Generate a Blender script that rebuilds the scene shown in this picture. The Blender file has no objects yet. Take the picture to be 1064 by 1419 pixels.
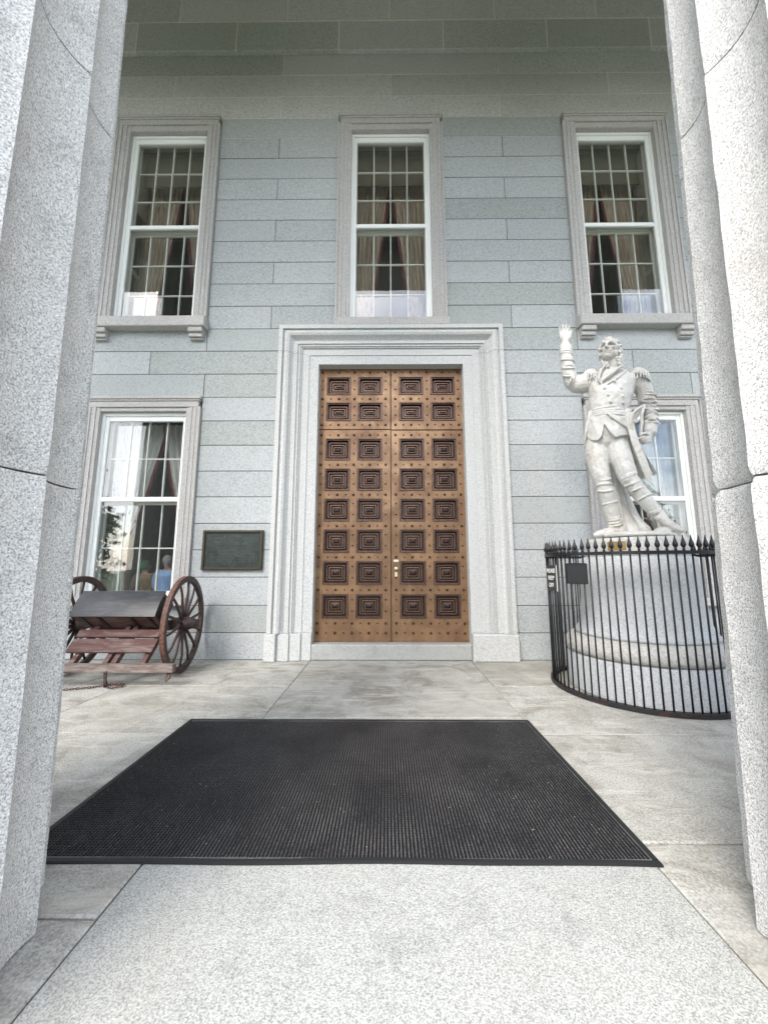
import bpy, math, random
import numpy as np
from mathutils import Vector, Matrix
random.seed(7); rng = np.random.default_rng(7)
R = math.radians
scene = bpy.context.scene
col = scene.collection

# ------------------------------------------------------------------ camera
cam = bpy.data.cameras.new("camera"); camo = bpy.data.objects.new("camera", cam); col.objects.link(camo)
cam.sensor_fit = 'HORIZONTAL'; cam.sensor_width = 36.0; cam.lens = 36.0*533/1064
cam.clip_start = 0.05; cam.clip_end = 3000
camo.location = (0, 0, 1.5); camo.rotation_euler = (R(90+8.37), 0, R(0.425))
scene.camera = camo

# ------------------------------------------------------------------ sky, sun, exposure
SUN_EL, SUN_AZ = 42.0, 205.0          # azimuth of the sun, degrees clockwise from +Y
sd = Vector((math.sin(R(SUN_AZ))*math.cos(R(SUN_EL)), math.cos(R(SUN_AZ))*math.cos(R(SUN_EL)), math.sin(R(SUN_EL))))
w = bpy.data.worlds.new("World"); scene.world = w; w.use_nodes = True
nt = w.node_tree; N = nt.nodes; L = nt.links; N.clear()
out = N.new('ShaderNodeOutputWorld'); bg = N.new('ShaderNodeBackground')
sky = N.new('ShaderNodeTexSky'); sky.sky_type = 'NISHITA'; sky.sun_disc = False
sky.sun_elevation = R(SUN_EL); sky.sun_rotation = R(SUN_AZ); sky.dust_density = 1.5
tc = N.new('ShaderNodeTexCoord'); mp = N.new('ShaderNodeMapping'); mp.inputs['Scale'].default_value = (1, 1, 2.2)
nz = N.new('ShaderNodeTexNoise'); nz.inputs['Scale'].default_value = 2.2; nz.inputs['Detail'].default_value = 7
nz.inputs['Roughness'].default_value = .58
rp = N.new('ShaderNodeValToRGB'); rp.color_ramp.elements[0].position = .42; rp.color_ramp.elements[1].position = .62
mx = N.new('ShaderNodeMix'); mx.data_type = 'RGBA'
mx.inputs[7].default_value = (11.0, 11.3, 11.8, 1)
L.new(tc.outputs['Generated'], mp.inputs['Vector']); L.new(mp.outputs[0], nz.inputs['Vector'])
L.new(nz.outputs[0], rp.inputs[0]); L.new(rp.outputs[0], mx.inputs[0]); L.new(sky.outputs[0], mx.inputs[6])
L.new(mx.outputs[2], bg.inputs['Color']); bg.inputs['Strength'].default_value = 0.15
L.new(bg.outputs[0], out.inputs['Surface'])
sun = bpy.data.lights.new("sun", 'SUN'); sun.energy = 0.85; sun.angle = R(22); sun.color = (1, .96, .9)
suno = bpy.data.objects.new("sun", sun); col.objects.link(suno)
suno.rotation_euler = (-sd).to_track_quat('-Z', 'Y').to_euler(); suno.location = sd*40
vs = scene.view_settings; vs.view_transform = 'Standard'; vs.look = 'None'; vs.gamma = 1
vs.use_curve_mapping = False; vs.exposure = 1.93

# ------------------------------------------------------------------ helpers
WL = {}
def link(o, parent=None, loc=(0, 0, 0)):
    col.objects.link(o); loc = Vector(loc); WL[o.name] = loc
    if parent is not None:
        o.parent = parent; o.location = loc - WL[parent.name]
    else: o.location = loc
    return o
def tag(o, label=None, cat=None, group=None, kind=None):
    if label: o['label'] = label
    if cat: o['category'] = cat
    if group: o['group'] = group
    if kind: o['kind'] = kind
    return o
def empty(name, loc=(0, 0, 0), parent=None, **k):
    o = bpy.data.objects.new(name, None); o.empty_display_size = .1
    return tag(link(o, parent, loc), **k)

class MB:
    def __init__(s): s.v = []; s.f = []; s.sm = []
    def add(s, vs, fs, smooth=False):
        n = len(s.v); s.v += [tuple(v) for v in vs]; s.f += [tuple(i+n for i in f) for f in fs]; s.sm += [smooth]*len(fs); return s
    def box(s, x0, x1, y0, y1, z0, z1, M=None):
        vs = [(x, y, z) for z in (z0, z1) for y in (y0, y1) for x in (x0, x1)]
        if M is not None: vs = [M @ Vector(v) for v in vs]
        return s.add(vs, [(0, 2, 3, 1), (4, 5, 7, 6), (0, 1, 5, 4), (2, 6, 7, 3), (0, 4, 6, 2), (1, 3, 7, 5)])
    def bbox(s, x0, x1, y0, y1, z0, z1, b=.006, M=None):
        """box whose front (y0) edges are chamfered"""
        vs = [(x0, y1, z0), (x1, y1, z0), (x1, y1, z1), (x0, y1, z1),
              (x0, y0+b, z0), (x1, y0+b, z0), (x1, y0+b, z1), (x0, y0+b, z1),
              (x0+b, y0, z0+b), (x1-b, y0, z0+b), (x1-b, y0, z1-b), (x0+b, y0, z1-b)]
        if M is not None: vs = [M @ Vector(v) for v in vs]
        fs = [(0, 3, 2, 1), (8, 9, 10, 11)]
        for i in range(4):
            j = (i+1) % 4; fs += [(i, j, 4+j, 4+i), (4+i, 4+j, 8+j, 8+i)]
        return s.add(vs, fs)
    def tube(s, pts, rad, seg=8, flat=(1, 1), caps=True, smooth=True, up=None):
        pts = [Vector(p) for p in pts]; n = len(pts)
        if not hasattr(rad, '__len__'): rad = [rad]*n
        vs = []; prev = None
        for i, p in enumerate(pts):
            t = (pts[min(i+1, n-1)] - pts[max(i-1, 0)]).normalized()
            if prev is None:
                a = Vector(up) if up else (Vector((0, 0, 1)) if abs(t.z) < .9 else Vector((0, 1, 0)))
                u = t.cross(a).normalized()
            else:
                u = (prev - t*prev.dot(t)).normalized()
            prev = u; v = t.cross(u).normalized()
            for k in range(seg):
                a = 2*math.pi*k/seg
                vs.append(p + (u*math.cos(a)*flat[0] + v*math.sin(a)*flat[1])*rad[i])
        fs = []
        for i in range(n-1):
            for k in range(seg):
                k2 = (k+1) % seg
                fs.append((i*seg+k, i*seg+k2, (i+1)*seg+k2, (i+1)*seg+k))
        s.add(vs, fs, smooth)
        if caps:
            b = len(s.v) - len(vs)
            s.f += [tuple(b+k for k in reversed(range(seg))), tuple(b+(n-1)*seg+k for k in range(seg))]; s.sm += [False, False]
        return s
    def lathe(s, prof, c=(0, 0, 0), seg=32, axis='Z', smooth=True, wob=None):
        vs = []; n = len(prof)
        for (r, h) in prof:
            for k in range(seg):
                a = 2*math.pi*k/seg; x, y = r*math.cos(a), r*math.sin(a)
                if axis == 'Z': p = (c[0]+x, c[1]+y, c[2]+h)
                elif axis == 'X': p = (c[0]+h, c[1]+x, c[2]+y)
                else: p = (c[0]+y, c[1]+h, c[2]+x)
                vs.append(p)
        fs = [(i*seg+k, i*seg+(k+1) % seg, (i+1)*seg+(k+1) % seg, (i+1)*seg+k) for i in range(n-1) for k in range(seg)]
        s.add(vs, fs, smooth); b = len(s.v)-len(vs)
        s.f += [tuple(b+k for k in reversed(range(seg))), tuple(b+(n-1)*seg+k for k in range(seg))]; s.sm += [False]*2
        return s
    def ball(s, c, r, seg=10, rings=6, M=None):
        if not hasattr(r, '__len__'): r = (r, r, r)
        vs = []
        for i in range(rings+1):
            th = math.pi*(i/rings) if 0 < i < rings else (0.02 if i == 0 else math.pi-.02)
            for k in range(seg):
                a = 2*math.pi*k/seg
                v = Vector((r[0]*math.sin(th)*math.cos(a), r[1]*math.sin(th)*math.sin(a), -r[2]*math.cos(th)))
                if M is not None: v = M @ v
                vs.append(v + Vector(c))
        fs = [(i*seg+k, i*seg+(k+1) % seg, (i+1)*seg+(k+1) % seg, (i+1)*seg+k) for i in range(rings) for k in range(seg)]
        s.add(vs, fs, True); b = len(s.v)-len(vs)
        s.f += [tuple(b+k for k in reversed(range(seg))), tuple(b+rings*seg+k for k in range(seg))]; s.sm += [True]*2
        return s
    def mesh(s, name, mat):
        m = bpy.data.meshes.new(name); m.from_pydata(s.v, [], s.f)
        m.polygons.foreach_set('use_smooth', s.sm); m.materials.append(mat); m.update(); return m
    def build(s, name, mat, parent=None, loc=(0, 0, 0), **k):
        return tag(link(bpy.data.objects.new(name, s.mesh(name, mat)), parent, loc), **k)
def inst(name, mesh, parent, loc, rot=None, **k):
    o = link(bpy.data.objects.new(name, mesh), parent, loc)
    if rot is not None: o.rotation_euler = rot
    return tag(o, **k)

# ------------------------------------------------------------------ materials
def mat(name, base=(.5, .5, .5), rough=.7, metal=0.0):
    m = bpy.data.materials.new(name); m.use_nodes = True; b = m.node_tree.nodes['Principled BSDF']
    b.inputs['Base Color'].default_value = (*base, 1); b.inputs['Roughness'].default_value = rough
    b.inputs['Metallic'].default_value = metal
    return m
class NG:
    def __init__(s, m): s.t = m.node_tree; s.b = s.t.nodes['Principled BSDF']
    def n(s, t, **k):
        o = s.t.nodes.new(t)
        for a, v in k.items(): setattr(o, a, v)
        return o
    def l(s, a, b): s.t.links.new(a, b)
    def coord(s, scale=(1, 1, 1), rnd=False):
        c = s.n('ShaderNodeTexCoord'); m = s.n('ShaderNodeMapping'); m.inputs['Scale'].default_value = scale
        s.l(c.outputs['Object'], m.inputs['Vector'])
        if rnd:
            oi = s.n('ShaderNodeObjectInfo'); mu = s.n('ShaderNodeMath', operation='MULTIPLY'); mu.inputs[1].default_value = 57.0
            s.l(oi.outputs['Random'], mu.inputs[0]); s.l(mu.outputs[0], m.inputs['Location'])
        return m.outputs[0]
    def noise(s, vec, scale, detail=3, rough=.6, dist=0):
        n = s.n('ShaderNodeTexNoise'); n.inputs['Scale'].default_value = scale; n.inputs['Detail'].default_value = detail
        n.inputs['Roughness'].default_value = rough; n.inputs['Distortion'].default_value = dist
        s.l(vec, n.inputs['Vector']); return n.outputs[0]
    def ramp(s, fac, stops):
        r = s.n('ShaderNodeValToRGB'); e = r.color_ramp.elements
        while len(e) < len(stops): e.new(.5)
        for i, (p, c) in enumerate(stops):
            e[i].position = p; e[i].color = (*c, 1) if hasattr(c, '__len__') else (c, c, c, 1)
        s.l(fac, r.inputs[0]); return r.outputs[0]
    def mix(s, fac, a, b, mode='MIX'):
        m = s.n('ShaderNodeMix', data_type='RGBA', blend_type=mode)
        if hasattr(fac, 'links'): s.l(fac, m.inputs[0])
        else: m.inputs[0].default_value = fac
        for i, x in ((6, a), (7, b)):
            if hasattr(x, 'links'): s.l(x, m.inputs[i])
            else: m.inputs[i].default_value = (*x, 1)
        return m.outputs[2]
    def bump(s, h, strength=.3, dist=.005):
        b = s.n('ShaderNodeBump'); b.inputs['Strength'].default_value = strength; b.inputs['Distance'].default_value = dist
        s.l(h, b.inputs['Height']); s.l(b.outputs[0], s.b.inputs['Normal'])
def C(*a): return tuple(a)

def granite(name, base, fleck=.35, light=1.35, sc=95, con=1.0, var=.12, stain=.15, staincol=(.62, .57, .5), bump=.35, bigsc=26, bigcon=.14, bdist=.004, dens=.42):
    m = mat(name, base, .78); g = NG(m); v = g.coord(rnd=True)
    b3 = Vector(base)
    fl = g.noise(v, sc, 4, .75)
    c = g.ramp(fl, [(dens-.06, tuple(b3*fleck)), (dens, tuple(b3*(.35+.5*fleck))), (dens+.04, tuple(b3*.94)), (.54, tuple(b3)), (.64, tuple(min(.92, x*light) for x in b3))])
    f2 = g.noise(v, sc*2.3, 2, .6)
    c = g.mix(1.0, c, g.ramp(f2, [(.36, .6+.4*fleck), (.46, 1.0)]), 'MULTIPLY')
    bn = g.noise(v, bigsc, 5, .8)
    c = g.mix(1.0, c, g.ramp(bn, [(.3, 1-bigcon*1.6), (.5, 1.0), (.7, min(1.0, 1.0))]), 'MULTIPLY')
    ln = g.noise(v, 1.1, 5, .6, .6)
    c = g.mix(g.ramp(ln, [(.5, 0.0), (.75, stain)]), c, tuple(x*y*1.25 for x, y in zip(base, staincol)))
    if var:
        oi = g.n('ShaderNodeObjectInfo')
        c = g.mix(1.0, c, g.ramp(oi.outputs['Random'], [(0, (1-var*1.2, 1-var*1.1, 1-var*1.3)), (.5, (1-var*.5, 1-var*.45, 1-var*.4)), (1, (1, 1, 1))]), 'MULTIPLY')
    g.l(c, g.b.inputs['Base Color']); g.bump(fl, bump, bdist)
    return m

M_wall = granite('blue_grey_granite', (.445, .468, .472), fleck=.6, light=1.25, sc=75, var=.17, stain=.25, bump=.3, bigsc=24, bigcon=.2)
M_wallup = granite('olive_grey_granite', (.55, .555, .53), fleck=.65, light=1.2, sc=60, var=.24, stain=.3, bump=.3, bigsc=20, bigcon=.2)
M_trim = granite('pale_trim_granite', (.49, .475, .46), fleck=.55, light=1.25, sc=75, var=.06, stain=.35, bump=.25, bigcon=.16)
M_door_s = granite('pale_door_granite', (.54, .55, .54), fleck=.6, light=1.2, sc=75, var=.03, stain=.15, bump=.25, bigcon=.12)
M_colL = granite('column_granite', (.56, .553, .54), fleck=.42, light=1.38, sc=135, var=.03, stain=.12, bump=.45, bigsc=7, bigcon=.16, bdist=.004, dens=.435)
M_colR = granite('weathered_column_granite', (.57, .56, .54), fleck=.40, light=1.38, sc=135, var=.04, stain=.4, bump=.9, bigsc=7, bigcon=.16, bdist=.005, dens=.43)
M_ped = granite('pedestal_granite', (.53, .55, .56), fleck=.65, light=1.2, sc=80, var=.04, stain=.2, bump=.3)
M_pedw = granite('streaked_marble', (.54, .53, .50), fleck=.75, light=1.15, sc=45, var=.02, stain=.5, staincol=(.45, .42, .36), bump=.3)
M_mortar = mat('dark_mortar', (.085, .08, .075), .9)
M_mortar_w = mat('white_mortar', (.62, .6, .53), .9)

def paving():
    m = mat('worn_paving_granite', (.4, .39, .37), .82); g = NG(m); v = g.coord(rnd=False)
    vr = g.coord((1, 1, 1), rnd=True)
    fl = g.noise(v, 75, 4, .8)
    c = g.ramp(fl, [(.33, (.20, .195, .185)), (.46, (.36, .355, .335)), (.56, (.47, .465, .44)), (.7, (.60, .595, .57))])
    g2 = g.noise(vr, 2.3, 8, .68, .8)
    c = g.mix(1.0, c, g.ramp(g2, [(.34, (.54, .52, .47)), (.47, (.83, .82, .78)), (.58, (1, 1, .98))]), 'MULTIPLY')
    g3 = g.noise(g.coord((1.2, 5.0, 1), rnd=True), 1.6, 6, .7, .4)
    c = g.mix(g.ramp(g3, [(.52, 0.0), (.68, .6)]), c, (.60, .575, .51))
    g4 = g.noise(vr, .55, 4, .6)
    c = g.mix(g.ramp(g4, [(.48, 0.0), (.64, .5)]), c, (.27, .255, .22))
    g.l(c, g.b.inputs['Base Color']); g.bump(g.mix(.5, fl, g2), .55, .006)
    return m
M_pave = paving()
def entry():
    m = granite('entry_slab_granite', (.42, .425, .40), fleck=.5, light=1.3, sc=140, var=0, stain=.25, bump=.5, bigsc=5, bigcon=.12, bdist=.004, dens=.44)
    return m
M_entry = entry()

def bronze():
    m = mat('brown_bronze', (.32, .17, .085), .42, .45); g = NG(m); v = g.coord()
    n = g.noise(v, 3.0, 6, .6, .5); f = g.noise(v, 60, 3, .6)
    c = g.ramp(n, [(.3, (.14, .072, .034)), (.5, (.225, .128, .066)), (.72, (.34, .205, .105))])
    c = g.mix(.25, c, g.ramp(f, [(.35, (.09, .05, .028)), (.65, (.30, .19, .115))]))
    g.l(c, g.b.inputs['Base Color'])
    g.l(g.ramp(n, [(.3, .5), (.7, .36)]), g.b.inputs['Roughness']); g.bump(f, .12, .003); return m
M_bronze = bronze()
def bronze_dark():  # shade inside the coffer recesses, put into the colour
    m = mat('shaded_recess_bronze', (.17, .085, .055), .42, .5); g = NG(m); v = g.coord()
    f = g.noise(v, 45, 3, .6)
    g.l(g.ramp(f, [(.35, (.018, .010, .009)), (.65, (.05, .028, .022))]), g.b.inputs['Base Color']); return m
M_bronze_shade = bronze_dark()
M_stud = mat('stud_bronze', (.075, .04, .022), .32, .6)
M_white = mat('white_window_paint', (.80, .82, .80), .45)
M_munt = mat('grey_green_paint', (.66, .68, .62), .5)
M_blind = mat('tan_blind', (.15, .13, .09), .8)
def cloth(name, a, b, tr=0.0):
    m = mat(name, a, .9); g = NG(m); v = g.coord((14, 14, .6)); n = g.noise(v, 3, 4, .6)
    g.l(g.ramp(n, [(.35, b), (.65, a)]), g.b.inputs['Base Color']); return m
M_curt = cloth('beige_curtain', (.60, .49, .38), (.36, .28, .21))
M_sheer = cloth('white_sheer', (.70, .70, .66), (.5, .5, .47))
M_red = mat('dark_red_lining', (.12, .014, .02), .8)
M_room = mat('dim_room_plaster', (.16, .14, .12), .9)
M_shut = mat('shutter_paint', (.40, .38, .33), .6)
def glass():
    m = bpy.data.materials.new('window_glass'); m.use_nodes = True; t = m.node_tree; t.nodes.clear()
    o = t.nodes.new('ShaderNodeOutputMaterial'); tr = t.nodes.new('ShaderNodeBsdfTransparent'); gl = t.nodes.new('ShaderNodeBsdfGlossy')
    gl.inputs['Roughness'].default_value = 0.0; tr.inputs[0].default_value = (.97, .975, .97, 1)
    fr = t.nodes.new('ShaderNodeFresnel'); fr.inputs[0].default_value = 1.62
    ge = t.nodes.new('ShaderNodeNewGeometry'); io = t.nodes.new('ShaderNodeMix'); io.data_type = 'FLOAT'
    io.inputs[2].default_value = 1.62; io.inputs[3].default_value = 1/1.62
    t.links.new(ge.outputs['Backfacing'], io.inputs[0]); t.links.new(io.outputs[0], fr.inputs[0])
    mu = t.nodes.new('ShaderNodeMath'); mu.operation = 'MULTIPLY'; mu.inputs[1].default_value = .92; mu.use_clamp = True
    mx = t.nodes.new('ShaderNodeMixShader'); t.links.new(fr.outputs[0], mu.inputs[0]); t.links.new(mu.outputs[0], mx.inputs[0])
    t.links.new(tr.outputs[0], mx.inputs[1]); t.links.new(gl.outputs[0], mx.inputs[2]); t.links.new(mx.outputs[0], o.inputs[0])
    tcn = t.nodes.new('ShaderNodeTexCoord'); n = t.nodes.new('ShaderNodeTexNoise'); n.inputs['Scale'].default_value = 1.5
    b = t.nodes.new('ShaderNodeBump'); b.inputs['Strength'].default_value = .03; b.inputs['Distance'].default_value = .02
    t.links.new(tcn.outputs['Object'], n.inputs['Vector']); t.links.new(n.outputs[0], b.inputs['Height']); t.links.new(b.outputs[0], gl.inputs['Normal'])
    return m
M_glass = glass()
def worn(name, a, b, rough=.6, sc=6, metal=0.0, stretch=(1, 6, 6), pos=(.42, .6), bmp=.25):
    m = mat(name, a, rough, metal); g = NG(m); n = g.noise(g.coord(stretch), sc, 6, .7, .4)
    g.l(g.ramp(n, [(pos[0], a), (pos[1], b)]), g.b.inputs['Base Color']); g.bump(n, bmp, .004); return m
M_ridge_lit = worn('lit_ridge_bronze', (.12, .068, .048), (.22, .135, .095), .4, 20, .5, (1, 1, 1))  # lighter tone painted in where coffer ridges and beads catch light
M_redwood = worn('worn_red_paint', (.072, .026, .022), (.15, .115, .10), .65, 3.0, pos=(.46, .66))
M_spoke = worn('brown_wheel_paint', (.032, .018, .016), (.075, .048, .040), .6, 8, stretch=(1, 1, 1), pos=(.4, .7))
M_blackm = worn('weathered_black_lid', (.016, .018, .022), (.06, .064, .072), .36, 2.2, stretch=(1.2, 4, 6), pos=(.45, .75))
M_iron = mat('black_iron', (.010, .010, .012), .42, .1)
M_rust = worn('rusty_iron', (.05, .028, .022), (.16, .07, .045), .7, 30, stretch=(1, 1, 1))
def marble():
    m = mat('statue_marble', (.5, .49, .46), .55); g = NG(m); v = g.coord()
    n = g.noise(v, 3.5, 7, .65, .7); n2 = g.noise(v, 26, 4, .7)
    c = g.ramp(n, [(.33, (.34, .29, .23)), (.43, (.49, .475, .44)), (.6, (.56, .56, .54))])
    c = g.mix(.3, c, g.ramp(n2, [(.36, (.36, .32, .26)), (.5, (.56, .555, .54))]))
    g.l(c, g.b.inputs['Base Color']); g.bump(n2, .2, .006); return m
M_marble = marble()

# ------------------------------------------------------------------ ground and outside
MB().box(-700, 700, -700, 700, -3.0, -2.42).build('lawn', worn('lawn_grass', (.035, .06, .018), (.06, .09, .03), .9, 12, stretch=(1, 1, 1)), kind='structure')
MB().box(-3.5, 3.6, -60, -4.3, -2.5, -2.40).build('walkway', M_pave, kind='structure')
steps = MB()
for i in range(13):
    steps.box(-13.6, 13.8, .02-.34*(i+1), .02-.34*i+.3*(i > 0), -2.42, -.185*(i+1))
steps.build('front_steps', M_pave, kind='structure')
fl = MB().box(-13.6, 13.8, .02, 6.9, -2.42, -.06).build('porch_floor', M_mortar, kind='structure')
xs = [-13.6, -9.6, -6.2, -3.45, -1.26, 1.38, 3.75, 6.4, 9.8, 13.8]
for i in range(len(xs)-1):
    ctr = i == 4
    ys = [.02, 4.18, 5.24, 6.66] if ctr else ([.02, 2.38, 3.79, 5.24, 6.66] if i > 4 else [.02, 1.9, 3.79, 5.24, 6.66])
    for j in range(len(ys)-1):
        a, b = xs[i], xs[i+1]; y0, y1 = ys[j], ys[j+1]; g = .004
        dz = random.uniform(-.004, .003)
        z = -.002+dz; b3 = .012
        m = MB(); nx, ny = 2, 2
        vs = [(a+g, y0+g, -.05), (b-g, y0+g, -.05), (b-g, y1-g, -.05), (a+g, y1-g, -.05),
              (a+g, y0+g, z-b3*.6), (b-g, y0+g, z-b3*.6), (b-g, y1-g, z-b3*.6), (a+g, y1-g, z-b3*.6),
              (a+g+b3*.8, y0+g+b3*.8, z), (b-g-b3*.8, y0+g+b3*.8, z), (b-g-b3*.8, y1-g-b3*.8, z), (a+g+b3*.8, y1-g-b3*.8, z)]
        fs = [(0, 3, 2, 1), (8, 9, 10, 11)]
        for q in range(4):
            r = (q+1) % 4; fs += [(q, r, 4+r, 4+q), (4+q, 4+r, 8+r, 8+q)]
        m.add(vs, fs).build('paving_slab', M_entry if (ctr and j == 0) else M_pave, fl)

# ------------------------------------------------------------------ the building
WY = 6.65
bld = empty('granite_building', (.08, 6.65, 0), label='blue grey granite building front with tall windows and bronze double door', cat='building')
ZC = [0, .435, .882, 1.353, 1.818, 2.279, 2.75, 3.218, 3.695, 4.155, 4.609, 5.064, 5.522, 5.974, 6.443, 6.914, 7.378, 7.84,
      8.306, 8.775, 9.256, 9.737, 10.22, 10.7, 11.235, 11.771, 12.30, 13.05, 14.0]
S = 4.53; A = .085
def J(c):                                 # vertical joints of course c
    far = [-13.5, -11.2, -8.9, 9.1, 11.4, 13.7]
    if c <= 9: return far+([-6.6, 6.9] if c % 2 else [-7.8, 8.0])
    if c == 10: return far+[-5.57, -3.366, 3.558, 5.568]
    if c == 11: return far+[-4.407, 4.545, -6.7, 6.9]
    if c == 12: return far+[-3.37, 3.555, -5.7, 5.85]
    if 13 <= c <= 22:
        return far+([A-S/2, A+S/2, -6.7, 6.85] if c in (13, 15, 17, 19, 21) else [-7.8, 8.0])
    if c == 23: return far+[A-S/2, A+S/2, A-1.5*S, A+1.5*S]
    if c == 24: return far+[A-S, A, A+S]
    if c == 25: return far+[A-S/2, A+S/2, A-1.5*S, A+1.5*S]
    if c == 26: return far+[-5.3, -3.175, -1.006, 1.198, 3.376, 5.543, 7.7]
    return far+[-6.6, -4.42, -2.114, .06, 2.3, 4.456, 6.7]
EX = []                                   # openings: x0,x1,z0,z1
UX = [A-S-.0, A, A+S]; UX = [-4.445, .083, 4.622]
for x in UX: EX.append((x-1.062, x+1.062, 5.974, 10.70))
LX = [-4.43, 4.60]
for x in LX: EX.append((x-1.06, x+1.06, .882, 4.609))
EX.append((-1.985, 2.135, 0, 5.974))
nblk = 0
core = MB(); corew = MB(); patch = MB()
for c in range(len(ZC)-1):
    z0, z1 = ZC[c], ZC[c+1]; zm = (z0+z1)/2
    ex = sorted((a, b) for a, b, p, q in EX if p < zm < q)
    free = []; x = -13.5
    for a, b in ex: free.append((x, a)); x = b
    free.append((x, 13.7))
    dy = -.08 if c >= 26 else 0
    for a, b in free:
        (corew if c >= 22 else core).box(a, b, WY+dy+(.005 if c >= 22 else .009), 7.05, z0+(.012 if c == 26 else 0), z1)
        js = [a]+sorted(j for j in J(c) if a+.25 < j < b-.25)+[b]
        for p, q in zip(js[:-1], js[1:]):
            g = .0055; o = random.uniform(-.002, .0025)
            m = MB(); gl = 0 if p == a and p > -13 else g; gr = 0 if q == b and q < 13 else g
            m.bbox(p+gl, q-gr, WY+dy+o, WY+dy+.2, z0+(g if c != 26 else 0), z1-g, .005 if c < 26 else .012)
            m.build('stone_block', M_wallup if c >= 23 else M_wall, bld); nblk += 1
core.build('wall_core', M_mortar, bld); corew.build('wall_core', M_mortar_w, bld)
# interior rooms (seen through the glass)
for (z0, z1) in ((.1, 5.25), (5.45, 11.2)):
    rm = MB(); t = .1
    rm.box(-8, 8.2, 11, 11+t, z0, z1); rm.box(-8-t, -8, 7.06, 11, z0, z1); rm.box(8.2, 8.2+t, 7.06, 11, z0, z1)
    rm.box(-8-t, 8.2+t, 7.06, 11+t, z0-t-.003, z0-.003); rm.box(-8-t, 8.2+t, 7.06, 11+t, z1+.003, z1+t)
    rm.build('room_interior', M_room, bld)

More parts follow.
